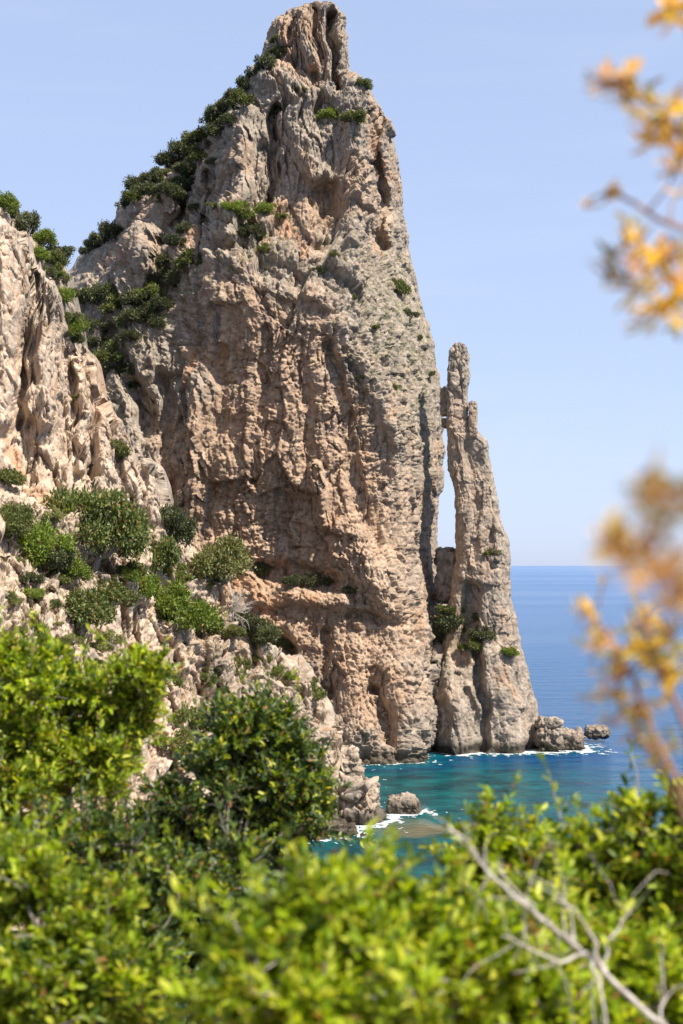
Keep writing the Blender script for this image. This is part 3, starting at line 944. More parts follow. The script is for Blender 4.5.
def scrub_proto(name, seed, n_leaf, leaf, mat, flat=0.8, lobes=9, trunk=True, spread=0.62, lobe_r=(0.28, 0.46)):
    """A wild shrub of unit radius standing on the origin: trunk with limbs, and a ragged crown."""
    r = np.random.default_rng(seed)
    root = empty(name, (0, 0, 0))
    lb = []
    for k in range(lobes):
        a = r.random() * 2 * math.pi
        q = spread * math.sqrt(r.random())
        hz = (0.55 + 0.75 * r.random() * (1 - 0.6 * q)) * flat
        lr = r.uniform(*lobe_r)
        lb.append((q * math.cos(a), q * math.sin(a), hz, lr, lr * r.uniform(0.6, 0.9)))
    p, d, idx = crown_points(lb, n_leaf, r, 0.45)
    d2 = unit(d + 0.7 * r.normal(size=d.shape) + np.array([0, 0, 0.35]))
    nor = unit(r.normal(size=d.shape) + np.array([0, 0, 0.6]))
    ln = leaf * r.uniform(0.6, 1.4, len(p))
    V, Fq = leaf_geo(p, d2, nor, ln, ln * 0.55)
    cr = mesh_np('crown', V, [Fq], mat, root)
    br = [(bend((0, 0, -0.25), (0.05 * r.normal(), 0.05 * r.normal(), 0.35 * flat), r), np.linspace(0.075, 0.05, 5))]
    st = br[0][0][-1]
    for l in lb:
        br.append((bend(st, (l[0] * 0.9, l[1] * 0.9, l[2]), r), np.linspace(0.04, 0.012, 5)))
    V, Fq = tubes(br)
    tr = mesh_np('trunk', V, [Fq], M_BARK, root)
    return root


def copy_tree(o, parent=None):
    c = o.copy()
    C.objects.link(c)
    c.parent = parent
    for ch in list(o.children):
        copy_tree(ch, c)
    return c


PROTO = {}
for kind, mat in (('dark', M_DARK), ('mid', M_MID), ('bright', M_BRIGHT), ('olive', M_OLIVE)):
    PROTO[kind] = [scrub_proto('shrub', 100 + 7 * k + hash_ * 31, 4200, 0.105, mat, flat=0.8 + 0.15 * k, lobes=12 + 2 * k, lobe_r=(0.12, 0.40), spread=0.85) for k in range(3) for hash_ in [dict(dark=1, mid=2, bright=3, olive=4)[kind]]]
PROTO['big'] = [scrub_proto('tree', 500, 17000, 0.062, M_MID, flat=0.95, lobes=26, lobe_r=(0.16, 0.36), spread=0.78)]
PROTO['bigdark'] = [scrub_proto('tree', 511, 9000, 0.08, M_DARK, flat=1.0, lobes=14, lobe_r=(0.22, 0.36), spread=0.72)]
PROTO['bigolive'] = [scrub_proto('tree', 523, 9000, 0.06, M_OLIVE, flat=0.9, lobes=18, lobe_r=(0.14, 0.28), spread=0.78)]
PROTO['bigbright'] = [scrub_proto('shrub', 531, 9000, 0.07, M_BRIGHT, flat=0.8, lobes=18, lobe_r=(0.16, 0.32), spread=0.75)]
USED = set()

bpy.context.view_layer.update()
DG = bpy.context.evaluated_depsgraph_get()
MISS = []


def hit(px, py):
    o = Vector((0, 0, CZ))
    d = Vector(((px - CX) / F, 1.0, (HOR - py) / F)).normalized()
    for _ in range(3):
        ok, loc, nrm, _i, ob, _m = S.ray_cast(DG, o, d)
        if not ok:
            return None
        if ob.name.split('.')[0] in ('crown', 'trunk', 'ground'):
            o = loc + d * 0.05
            continue
        return loc
    return None


GR_CREST = 'shrubs along the crest of the crag'
GR_GULLY = 'shrubs in the gully beside the crag'
GR_RIDGE = 'shrubs along the ridge behind the pale cliff'
GR_FACE = 'small shrubs on the ledges of the crag'
GR_HILL = 'shrubs and trees on the rocky hillside'
GR_NEEDLE = 'shrubs at the foot of the needle'
GR_CAVE = 'shrubs in the shadowed hollow'
L_CREST = 'small dark shrub lining the steep landward crest of the tall crag'
L_GULLY = 'dark shrub in the dense thicket filling the gully beside the crag'
L_RIDGE = 'green shrub lining the skyline ridge behind the pale pillar cliff'
L_TUFT = 'tiny green tuft on the weathered grey slab of the crag'
PL = [  # column, row of the base, half width in pixels, height factor, sort, label, group
    (279, 46, 6, 1.0, 'mid', 'small grey-green shrub highest of all, just under the crag summit', GR_CREST), (277, 58, 7, 1.0, 'dark', L_CREST, GR_CREST), (264, 70, 8, 1.1, 'dark', L_CREST, GR_CREST), (254, 80, 7, 1.2, 'dark', L_CREST, GR_CREST), (245, 93, 8, 1.1, 'dark', L_CREST, GR_CREST),
    (234, 106, 9, 1.1, 'dark', L_CREST, GR_CREST), (242, 110, 11, .9, 'mid', 'rounded green shrub just inside the crest beside the highest buttress', GR_CREST), (219, 122, 9, 1.2, 'dark', L_CREST, GR_CREST), (209, 132, 8, 1.3, 'dark', L_CREST, GR_CREST),
    (215, 140, 9, 1, 'dark', L_CREST, GR_CREST), (196, 148, 10, 1.1, 'mid', L_CREST, GR_CREST), (184, 160, 10, 1.1, 'dark', L_CREST, GR_CREST), (198, 166, 10, .9, 'mid', L_CREST, GR_CREST), (170, 172, 10, 1.1, 'dark', L_CREST, GR_CREST), (182, 178, 9, .9, 'dark', L_CREST, GR_CREST), (206, 155, 8, 1, 'dark', L_CREST, GR_CREST),
    (153, 186, 9, 1.1, 'dark', L_CREST, GR_CREST), (140, 196, 10, 1.2, 'dark', L_CREST, GR_CREST), (133, 206, 8, 1.1, 'mid', L_CREST, GR_CREST), (172, 205, 12, .9, 'dark', 'broad dark shrub on the brow above the gully, below the crest', GR_CREST), (165, 196, 9, 1, 'dark', L_CREST, GR_CREST),
    (112, 243, 9, 1.3, 'dark', L_CREST, GR_CREST), (101, 247, 8, 1.2, 'dark', L_CREST, GR_CREST), (88, 256, 6, 1.1, 'dark', L_CREST, GR_CREST),
    (213, 168, 7, 1.0, 'dark', L_CREST, GR_CREST), (195, 215, 7, 1.2, 'dark', L_GULLY, GR_GULLY), (186, 235, 7, 1.2, 'dark', L_GULLY, GR_GULLY), (176, 252, 8, 1.2, 'dark', L_GULLY, GR_GULLY), (191, 272, 11, .9, 'mid', 'green shrub leaning out where the gully meets the main face', GR_GULLY),
    (188, 196, 8, 1.2, 'dark', L_GULLY, GR_GULLY), (181, 218, 8, 1.2, 'dark', L_GULLY, GR_GULLY), (170, 268, 9, 1.1, 'dark', L_GULLY, GR_GULLY), (164, 280, 9, 1.0, 'dark', L_GULLY, GR_GULLY), (179, 286, 9, 1.0, 'dark', L_GULLY, GR_GULLY), (144, 296, 9, 1.0, 'mid', L_GULLY, GR_GULLY), (116, 318, 10, 1.0, 'mid', L_GULLY, GR_GULLY), (146, 320, 9, 1.0, 'dark', L_GULLY, GR_GULLY), (100, 350, 9, 1.0, 'dark', L_GULLY, GR_GULLY), (160, 332, 8, 1.0, 'dark', L_GULLY, GR_GULLY),
    (224, 114, 8, 1.1, 'dark', L_CREST, GR_CREST), (228, 128, 9, 1.0, 'dark', L_CREST, GR_CREST), (190, 176, 9, 1.0, 'dark', L_CREST, GR_CREST), (150, 198, 9, 1.0, 'dark', L_CREST, GR_CREST), (160, 180, 8, 1.0, 'mid', L_CREST, GR_CREST), (203, 142, 9, 1.0, 'mid', L_CREST, GR_CREST), (176, 190, 9, 1.0, 'dark', L_CREST, GR_CREST), (125, 214, 8, 1.1, 'dark', L_CREST, GR_CREST), (94, 252, 7, 1.0, 'dark', L_CREST, GR_CREST),
    # tufts on the upper face
    (328, 122, 9, .8, 'bright', 'bright green tuft on the ledge below the summit, over the grey dome', GR_FACE), (353, 124, 9, .9, 'mid', 'green tuft beside the bright one, towards the cleft', GR_FACE), (364, 88, 7, .9, 'mid', 'green shrub on the seaward shoulder under the summit block', GR_FACE),
    (283, 60, 6, 1.2, 'dark', 'dark shrub in the hollow beside the summit block', GR_FACE), (300, 92, 5, .8, 'mid', 'small tuft on top of the grey dome', GR_FACE), (276, 118, 6, 1, 'dark', 'dark tuft in the crack beside the grey dome', GR_FACE),
    (232, 212, 9, .8, 'bright', 'yellowish green tuft at the upper end of the trailing patch', GR_FACE), (240, 224, 11, .9, 'mid', 'leafy shrub in the middle of the trailing patch on the crag terrace', GR_FACE), (249, 244, 11, 1.1, 'dark', 'darkest, lowest shrub of the trailing patch on the crag terrace', GR_FACE),
    (266, 216, 9, .8, 'bright', 'light green tuft on the terrace, nearer the trailing patch', GR_FACE), (279, 224, 9, .8, 'mid', 'deeper green tuft on the terrace under the big recess', GR_FACE), (264, 254, 6, .8, 'mid', 'little tuft under the terrace lip', GR_FACE), (216, 210, 7, .8, 'mid', 'little shrub on the buttress beside the trailing patch', GR_FACE),
    (318, 275, 6, 1, 'dark', L_TUFT, GR_FACE), (343, 280, 5, .9, 'mid', L_TUFT, GR_FACE), (352, 300, 4, .9, 'mid', L_TUFT, GR_FACE), (374, 330, 4, .9, 'mid', L_TUFT, GR_FACE), (335, 258, 4, .9, 'mid', L_TUFT, GR_FACE), (385, 360, 4, .9, 'mid', L_TUFT, GR_FACE),
    (398, 296, 8, 1.3, 'mid', 'upright green shrub on the seaward edge of the grey slab', GR_FACE), (409, 320, 7, 1, 'dark', 'dark shrub just below the upright one on the seaward edge', GR_FACE), (429, 378, 5, 1, 'mid', 'small round shrub beside the top of the gap', GR_FACE), (418, 340, 4, .9, 'mid', L_TUFT, GR_FACE),
    (396, 390, 4, .9, 'mid', L_TUFT, GR_FACE), (360, 380, 4, .9, 'dark', L_TUFT, GR_FACE),
    # gully thicket
    (90, 305, 11, .9, 'mid', L_GULLY, GR_GULLY), (104, 306, 13, .9, 'dark', L_GULLY, GR_GULLY), (121, 306, 12, .9, 'dark', L_GULLY, GR_GULLY), (137, 312, 13, .9, 'dark', L_GULLY, GR_GULLY), (152, 308, 13, 1, 'mid', L_GULLY, GR_GULLY), (162, 312, 11, 1, 'dark', L_GULLY, GR_GULLY), (170, 292, 11, 1.1, 'dark', L_GULLY, GR_GULLY),
    (84, 335, 11, 1, 'dark', L_GULLY, GR_GULLY), (98, 332, 9, .9, 'dark', L_GULLY, GR_GULLY), (112, 330, 10, .8, 'olive', 'olive shrub in the thicket filling the gully beside the crag', GR_GULLY), (132, 330, 12, .9, 'dark', L_GULLY, GR_GULLY), (150, 326, 10, .9, 'dark', L_GULLY, GR_GULLY), (128, 345, 9, .9, 'dark', L_GULLY, GR_GULLY),
    (112, 370, 14, .9, 'mid', 'broad green shrub below the gully thicket', GR_GULLY), (127, 380, 14, .9, 'dark', 'dark shrub spilling down below the broad one in the gully', GR_GULLY), (136, 394, 8, 1.2, 'dark', 'narrow dark shrub at the lower tip of the gully growth', GR_GULLY), (76, 330, 8, 1.2, 'mid', L_GULLY, GR_GULLY),
    (115, 458, 11, 1, 'mid', 'lone green shrub among the lowest pillars of the pale cliff', GR_HILL), (78, 402, 5, 1, 'mid', 'tiny tuft clinging between two pillars of the pale cliff', GR_HILL),
    # ridge
    (4, 212, 10, 1, 'bright', L_RIDGE, GR_RIDGE), (17, 224, 9, 1.1, 'mid', L_RIDGE, GR_RIDGE), (28, 238, 9, 1.6, 'dark', 'tall dark tree standing up on the skyline ridge behind the pale cliff', GR_RIDGE), (40, 250, 11, .9, 'bright', L_RIDGE, GR_RIDGE), (50, 266, 11, .9, 'mid', L_RIDGE, GR_RIDGE), (61, 260, 12, .75, 'dark', 'flat-topped dark tree at the end of the skyline ridge', GR_RIDGE),
    (58, 284, 9, 1, 'mid', L_RIDGE, GR_RIDGE), (63, 304, 8, 1.1, 'bright', L_RIDGE, GR_RIDGE), (68, 325, 8, 1.1, 'mid', L_RIDGE, GR_RIDGE), (69, 342, 9, 1.2, 'bright', L_RIDGE, GR_RIDGE), (37, 262, 9, .9, 'bright', L_RIDGE, GR_RIDGE), (47, 278, 8, .9, 'dark', L_RIDGE, GR_RIDGE), (72, 300, 7, 1, 'dark', L_RIDGE, GR_RIDGE), (74, 345, 7, 1, 'dark', L_RIDGE, GR_RIDGE),
    # needle foot and hollow
    (462, 640, 17, 1.1, 'dark', 'big dark shrub in the hollow where the needle leaves the crag', GR_NEEDLE), (450, 618, 9, 1, 'mid', 'greyish shrub above the big one, under the wedged block', GR_NEEDLE), (482, 642, 11, .8, 'dark', 'low dark shrub on the seaward side of the big shrub', GR_NEEDLE), (436, 645, 9, 1, 'dark', 'round dark shrub on the crag edge just below the gap', GR_NEEDLE),
    (505, 656, 9, .7, 'bright', 'bright green cushion on the seaward flank of the needle', GR_NEEDLE), (490, 558, 7, .7, 'mid', 'small tuft halfway up the needle', GR_NEEDLE), (470, 655, 9, .9, 'mid', 'small shrub below the big dark one at the needle foot', GR_NEEDLE),
    (265, 578, 9, 1.1, 'dark', 'dark round shrub at the inland end of the shadowed hollow', GR_CAVE), (294, 586, 9, .8, 'dark', 'low dark shrub growing on the ledge of the shadowed hollow', GR_CAVE), (308, 588, 9, .9, 'dark', 'low dark shrub growing on the ledge of the shadowed hollow', GR_CAVE), (324, 588, 8, .8, 'dark', 'low dark shrub growing on the ledge of the shadowed hollow', GR_CAVE), (352, 598, 7, 1, 'dark', 'small dark shrub on the crag beyond the shadowed hollow', GR_CAVE),
    # hillside
    (97, 576, 36, 1.4, 'big', 'large rounded green tree with a pale trunk below the pale pillar cliff', GR_HILL), (58, 574, 14, 1.1, 'bigdark', 'dark green tree at the shoulder of the large rounded tree', GR_HILL), (174, 552, 17, 1.5, 'bigdark', 'dark upright tree against the foot of the orange wall', GR_HILL), (159, 576, 18, 1.3, 'mid', 'leafy mid green tree just below the dark upright one', GR_HILL),
    (2, 548, 20, 1.3, 'big', 'large green tree at the picture edge below the pale cliff', GR_HILL), (38, 572, 26, 1.1, 'bigbright', 'bright shrub on the slope beside the tree at the picture edge', GR_HILL), (68, 588, 15, .9, 'bright', 'small bright shrub on top of the pale outcrop', GR_HILL), (84, 630, 20, 1.2, 'mid', 'blue-green shrub hanging down the side of the pale outcrop', GR_HILL),
    (140, 602, 14, 1.3, 'bright', 'round bright green shrub in the middle of the rocky slope', GR_HILL), (106, 605, 16, 1, 'mid', 'shaggy shrub under the large rounded tree', GR_HILL), (122, 612, 12, 1.1, 'mid', 'small shrub between the shaggy one and the round bright one', GR_HILL), (220, 596, 33, 1.15, 'bigolive', 'pale olive-green tree with thin crown before the orange wall', GR_HILL),
    (180, 636, 28, 1.1, 'bigbright', 'wide bright green shrub in front of the pale olive tree', GR_HILL), (204, 638, 15, 1, 'mid', 'mid green shrub on the seaward side of the wide bright shrub', GR_HILL), (258, 648, 18, .9, 'bigdark', 'dark green shrub under the orange wall, over the white slabs', GR_HILL), (244, 632, 13, 1, 'dark', 'grey-green shrub below the pale olive tree', GR_HILL),
    (236, 676, 10, 1.2, 'olive', 'small greyish shrub in the crack of the white slabs', GR_HILL), (8, 486, 12, .9, 'mid', 'small green shrub at the foot of the first pillar', GR_HILL), (178, 588, 12, .9, 'mid', 'small shrub between the leafy tree and the pale olive tree', GR_HILL), (30, 600, 10, .8, 'bright', 'little shrub on the pale boulders under the bright slope shrub', GR_HILL),
    (130, 580, 11, .9, 'olive', 'small olive shrub beside the round bright shrub', GR_HILL), (200, 690, 9, .9, 'mid', 'small shrub in the rusty cleft of the near slope', GR_HILL), (112, 648, 10, .9, 'olive', 'small olive shrub on the pale steps above the near bushes', GR_HILL), (160, 690, 14, .9, 'mid', 'green shrub at the top of the bare earthy gap', GR_HILL),
    (190, 735, 16, 1.1, 'mid', 'leafy shrub beside the bare earthy gap', GR_HILL), (176, 760, 14, 1.0, 'olive', 'olive shrub low beside the bare earthy gap', GR_HILL), (285, 650, 8, .8, 'dark', 'small dark shrub at the upper edge of the white slabs', GR_HILL),
]
rr = random.Random(4)
L_SCRUB = 'small low scrub cushion scattered on the pale rocky hillside'
for k in range(70):
    sx_ = rr.uniform(2, 330)
    topy = np.interp(sx_, [0, 100, 170, 225, 268, 330], [505, 540, 545, 600, 655, 720])
    sy_ = topy + rr.random() ** 1.2 * (700 - 0.25 * sx_ - 0.35 * max(0, sx_ - 200) - topy + (90 if sx_ > 130 else 0))
    if sx_ > 245 and rr.random() < 0.75:
        continue
    PL.append((sx_, sy_, rr.uniform(3.5, 10), rr.uniform(.6, 1.1), rr.choice(['mid', 'mid', 'bright', 'olive', 'olive', 'dark']), L_SCRUB, 'scrub cushions on the rocky hillside'))
plan = [(e, hit(e[0], e[1])) for e in PL]
for (px, py, hw, hf, sort, label, group), h in plan:
    if h is None:
        for q in range(1, 14):
            h = hit(px + q * 0.5, py + q)
            if h:
                break
    if h is None:
        MISS.append((px, py))
        continue
    pr = rr.choice(PROTO[sort])
    if pr.name in USED:
        o = copy_tree(pr)
    else:
        o = pr
        USED.add(pr.name)
    s = hw / F * h.y / 0.70
    o.location = (h.x, h.y + 0.25 * s, h.z - 0.15 * s)
    o.rotation_euler = (0, 0, rr.random() * 6.28)
    o.scale = (s, s, s * hf * 1.15)
    tag(o, label, 'tree' if sort.startswith('big') and sort != 'bigbright' else 'shrub', group)
    nm = 'tree' if o['category'] == 'tree' else 'shrub'
    o.name = nm
for lst in PROTO.values():
    for pr in lst:
        if 'category' not in pr:
            for ch in list(pr.children):
                bpy.data.objects.remove(ch)
            bpy.data.objects.remove(pr)
print('missed plants', MISS)

# dry grass in tufts on the ledges
r = np.random.default_rng(55)
gp, gd, gn, gl = [], [], [], []
for k in range(900):
    if k < 620:
        gx_ = r.uniform(0, 300)
        gy_ = np.interp(gx_, [0, 140, 225, 300], [498, 515, 592, 665]) + r.random() * 190
    else:
        gx_, gy_ = [(r.uniform(215, 300), r.uniform(205, 262)), (r.uniform(80, 180), r.uniform(270, 400)), (r.uniform(340, 425), r.uniform(240, 440))][k % 3]
    h = hit(gx_, gy_)
    if h is None or h.z < 3:
        continue
    nb_ = 9
    d = unit(r.normal(size=(nb_, 3)) * np.array([.6, .6, .2]) + np.array([0, 0, 0.8]))
    gp.append(np.array(h)[None] + r.normal(size=(nb_, 3)) * 0.14)
    gd.append(d)
    gn.append(r.normal(size=(nb_, 3)))
    gl.append(r.uniform(0.25, 0.6, nb_))
gp, gd, gn, gl = (np.concatenate(v) for v in (gp, gd, gn, gl))
V, Fq = leaf_geo(gp, gd, gn, gl, gl * 0.16)
tag(mesh_np('grass', V, [Fq], M_STRAW), 'dry grass tufts on the rock ledges', None, None, 'stuff')

# a leafless grey shrub beside the pale olive tree
h = hit(232, 612)
r = np.random.default_rng(77)
br = []
for k in range(70):
    d = unit(r.normal(size=3) + np.array([0, 0, 0.9]))
    L = r.uniform(1.2, 3.2)
    st = np.array([0, 0, 0.2]) + d * r.uniform(0, 0.6)
    e = st + d * L
    br.append((bend(st, e, r, 5, 0.1), np.linspace(0.05, 0.012, 5)))
    for m in range(3):
        d3 = unit(d + 0.7 * r.normal(size=3))
        br.append((bend(st + d * L * r.uniform(.4, .8), st + d * L * .6 + d3 * r.uniform(.5, 1.2), r, 4, .1), np.linspace(0.025, 0.01, 4)))
V, Fq = tubes(br, 4)
dead = mesh_np('dead_shrub', V, [Fq], M_DEAD)
dead.location = h
tag(dead, 'leafless grey twiggy shrub below the pale olive tree', 'dead shrub')


# ---------------- near bushes with real leaves
def bush(name, seed, lobes, Y, base, mat, n_twig, per, leaf, label, group, tipmat=None, tw_len=0.26, aspect=0.42, out=0.9):
    """lobes: (column, row, half width, half height, depth offset) in the photograph's measure at distance Y."""
    r = np.random.default_rng(seed)
    lb = []
    for (px, py, hw, hh, dy) in lobes:
        c = at(px, py, Y + dy)
        lb.append((*c, hw / F * (Y + dy), hh / F * (Y + dy)))
    lb = np.array(lb)
    bx, by = base
    bz = float(bank_z(np.array(bx), np.array(by)))
    org = np.array([bx, by, bz])
    root = empty(name, tuple(org))
    lb[:, :3] -= org
    # lumpy sub-lobes break the outline up
    sub = []
    for l in lb:
        for k in range(17):
            d = unit(r.normal(size=3))
            q = r.uniform(0.13, 0.30)
            e = r.uniform(0.55, 0.98)
            sub.append((l[0] + d[0] * l[3] * e, l[1] + d[1] * l[3] * e, l[2] + d[2] * l[4] * e, l[3] * q, l[4] * q * r.uniform(0.8, 1.3)))
    sub = np.array(sub)
    tip, d, idx = crown_points(sub, n_twig, r, 0.30, 0.55)
    c0 = sub[idx, :3]
    dirs = unit(out * d + 0.35 * r.normal(size=d.shape) + np.array([0, 0, 0.55]))
    ln = tw_len * (Y / 9.0) ** 0.5 * r.uniform(0.6, 1.4, n_twig)
    shoot = r.random(n_twig) < 0.07
    ln = np.where(shoot, ln * r.uniform(1.3, 2.1, n_twig), ln)
    start = tip - dirs * (ln * np.where(shoot, 0.3, 0.6))[:, None]
    # leaves along every twig, in a spiral, with a rosette at the tip
    k = np.arange(per)
    fr = ((k + 0.5) / per) ** 0.5
    ph = k * 2.4
    u = unit(np.cross(dirs, np.array([0.3, 0.2, 1.0])))
    v = np.cross(dirs, u)
    P = start[:, None] + dirs[:, None] * (ln[:, None] * (0.2 + 0.8 * fr[None]))[..., None]
    ang = ph[None] + r.random((n_twig, 1)) * 6.28
    rad = u[:, None] * np.cos(ang)[..., None] + v[:, None] * np.sin(ang)[..., None]
    lean = (0.45 + 0.9 * fr)[None, :, None]
    Ld = unit(rad + dirs[:, None] * lean + 0.25 * r.normal(size=rad.shape))
    Ln = unit(dirs[:, None] + 0.5 * r.normal(size=rad.shape) + np.array([0, 0, 0.5]))
    ll = leaf * r.uniform(0.45, 1.35, P.shape[:2])
    sel = np.zeros(P.shape[:2], bool)
    if tipmat is not None:
        hz = np.clip((tip[:, 2] - sub[:, 2].min()) / max(np.ptp(sub[:, 2]), 1e-6), 0, 1)
        young = r.random(n_twig) < 0.10 + 0.35 * hz
        sel[young, per // 2:] = True
    for m, s_, nm in ((mat, ~sel, 'foliage'), (tipmat, sel, 'young_leaves')):
        if m is None or not s_.any():
            continue
        V, Fq = leaf_geo(P[s_], Ld[s_], Ln[s_], ll[s_], ll[s_] * aspect)
        mesh_np(nm, V, [Fq], m, root)
    # wood
    br = []
    for l in lb:
        if l[3] < 0.17 * Y / 9:
            continue
        st = np.array([0.15 * r.normal(), 0.1 * r.normal(), 0.0])
        br.append((bend(st, l[:3], r, 8, 0.08), np.linspace(0.03, 0.012, 8)))
    for i in range(len(sub)):
        br.append((bend(lb[i // 17, :3], sub[i, :3], r, 5, 0.1), np.linspace(0.012, 0.006, 5)))
    tw = r.choice(n_twig, min(n_twig, 900), replace=False)
    for i in tw:
        br.append((bend(c0[i], start[i] + dirs[i] * ln[i] * 0.9, r, 4, 0.06), np.linspace(0.005, 0.002, 4)))
    V, Fq = tubes(br, 4)
    mesh_np('stem', V, [Fq], M_BARK, root)
    return tag(root, label, 'bush', group)


GB = 'leafy bushes on the near bank'
bush('lentisk_bush', 1, [(60, 730, 70, 62, 0), (20, 690, 50, 42, .3), (115, 705, 44, 46, .2), (20, 800, 60, 60, -.3), (95, 790, 55, 55, 0), (145, 680, 18, 26, 0)], 9.0, (-2.0, 9.2), M_LENT, 2500, 15, 0.052,
     'big yellow-green bush at the picture edge below the rocky hillside', GB, M_LIME)
bush('lentisk_bush', 2, [(255, 760, 48, 50, 0), (290, 780, 42, 46, 0), (240, 725, 36, 26, 0), (225, 800, 58, 48, -.2), (285, 840, 48, 46, 0), (180, 830, 50, 40, 0), (310, 812, 24, 34, 0)], 10.5, (-0.8, 10.6), M_DEEP, 2600, 15, 0.054,
     'dark glossy bush in front of the shore rocks with lighter leaf tips', GB, M_LENT)
bush('juniper_bush', 3, [(180, 910, 60, 52, 0), (225, 872, 34, 30, .3), (120, 850, 30, 28, .4), (120, 960, 60, 50, -.3), (235, 960, 50, 45, 0), (70, 860, 50, 36, .3), (160, 1010, 80, 40, -.3)], 7.0, (-0.9, 7.2), M_DEEP, 2000, 15, 0.043,
     'deep green bush low between the two big bushes and the lime ones', GB, M_LENT)
bush('lentisk_bush', 4, [(45, 940, 66, 60, 0), (10, 900, 50, 40, .2), (95, 1000, 60, 50, -.2), (20, 1010, 70, 50, -.2), (105, 915, 30, 26, 0)], 5.2, (-1.1, 5.4), M_LENT, 1700, 15, 0.042,
     'sunny yellow-green bush filling the lowest corner on the landward side', GB, M_LIME)
bush('lentisk_bush', 5, [(325, 945, 66, 50, 0), (395, 948, 58, 50, .1), (280, 980, 70, 52, -.1), (360, 1000, 90, 50, -.2), (462, 980, 60, 56, .1), (250, 1010, 50, 40, -.2), (365, 906, 40, 28, .2)], 3.6, (0.0, 3.8), M_LIME, 1600, 15, 0.042,
     'bright lime bush blurred at the bottom centre, closest to the viewer', GB, M_LENT)
bush('lentisk_bush', 6, [(505, 850, 40, 34, 0), (520, 900, 60, 40, 0), (478, 915, 40, 34, 0), (560, 930, 50, 40, 0)], 5.4, (0.75, 5.6), M_LENT, 1100, 15, 0.042,
     'lime-tipped bush rising behind the dead branch, against the cove water', GB, M_LIME)
bush('lentisk_bush', 7, [(645, 862, 46, 44, 0), (692, 842, 46, 46, 0), (600, 900, 46, 40, 0), (650, 930, 66, 56, 0), (700, 900, 60, 60, 0), (590, 860, 22, 22, 0)], 4.8, (1.2, 5.0), M_LENT, 1500, 15, 0.041,
     'green bush at the picture edge on the seaward side, below the yellow sprays', GB, M_LIME)
bush('lentisk_bush', 8, [(560, 1000, 80, 50, 0), (480, 1020, 70, 40, 0), (640, 1010, 70, 46, 0), (540, 950, 50, 34, .1)], 4.0, (0.6, 4.2), M_LIME, 1050, 15, 0.042,
     'dim lime bush under the dead branch in the lowest corner', GB, M_LENT)

# ---------------- the bleached dead branch
def px_path(pts, Y, dys):
    return np.array([at(x, y, Y + d) for (x, y), d in zip(pts, dys)])


def smooth_path(p, n=4):
    p = np.array(p, float)
    t = np.arange(len(p))
    tt = np.linspace(0, len(p) - 1, (len(p) - 1) * n + 1)
    return np.stack([np.interp(tt, t, p[:, i]) for i in range(3)], 1) + np.random.default_rng(3).normal(size=(len(tt), 3)) * 0.002


DY = 3.5
br = []
u1 = 1.0 / F * DY


def add_br(pts, dys, r0, r1):
    p = smooth_path(px_path(pts, DY, dys))
    br.append((p, np.linspace(r0, r1, len(p))))


add_br([(690, 1050), (650, 1015), (615, 985), (585, 952), (548, 925), (512, 893), (482, 866), (466, 838), (448, 828)], [-.1, -.05, 0, 0, .03, .05, .08, .1, .1], 6.0 * u1, 1.8 * u1)
add_br([(600, 968), (592, 935), (575, 912), (560, 900)], [0, -.02, -.05, -.06], 4.0 * u1, 1.4 * u1)
add_br([(585, 952), (560, 962), (530, 950), (505, 935)], [0, -.03, -.04, -.06], 3.6 * u1, 1.2 * u1)
add_br([(605, 975), (606, 945), (622, 922), (632, 910)], [0, .02, .05, .08], 3.2 * u1, 1.0 * u1)
add_br([(548, 925), (526, 898), (530, 880)], [.03, .05, .06], 2.4 * u1, 0.8 * u1)
add_br([(590, 958), (600, 985), (606, 1030)], [0, -.04, -.08], 3.2 * u1, 2.6 * u1)
add_br([(525, 905), (524, 930), (528, 945)], [.05, .05, .05], 2.0 * u1, 0.9 * u1)
add_br([(575, 942), (540, 918), (505, 880), (498, 862)], [0, -.03, -.03, -.03], 2.8 * u1, 0.9 * u1)
add_br([(660, 1025), (664, 990), (660, 955)], [-.05, -.02, 0], 2.8 * u1, 1.0 * u1)
rt = np.random.default_rng(12)
for p_, r_ in list(br):
    for q in range(3 if len(p_) < 20 else 9):
        k = rt.integers(len(p_) // 4, len(p_))
        d_ = unit(unit(p_[-1] - p_[0]) + 0.8 * rt.normal(size=3) * np.array([1, .5, 1]))
        br.append((bend(p_[k], p_[k] + d_ * rt.uniform(0.05, 0.2), rt, 5, 0.12), np.linspace(min(r_[k] * 0.5, 0.005), 0.0014, 5)))
br = [(p_, r_ * 0.56) for p_, r_ in br]
V, Fq = tubes(br, 8)
db = mesh_np('dead_branch', V, [Fq], M_DEAD, smooth=True)
tag(db, 'bare bleached grey branch forking up through the lime bushes', 'dead branch')


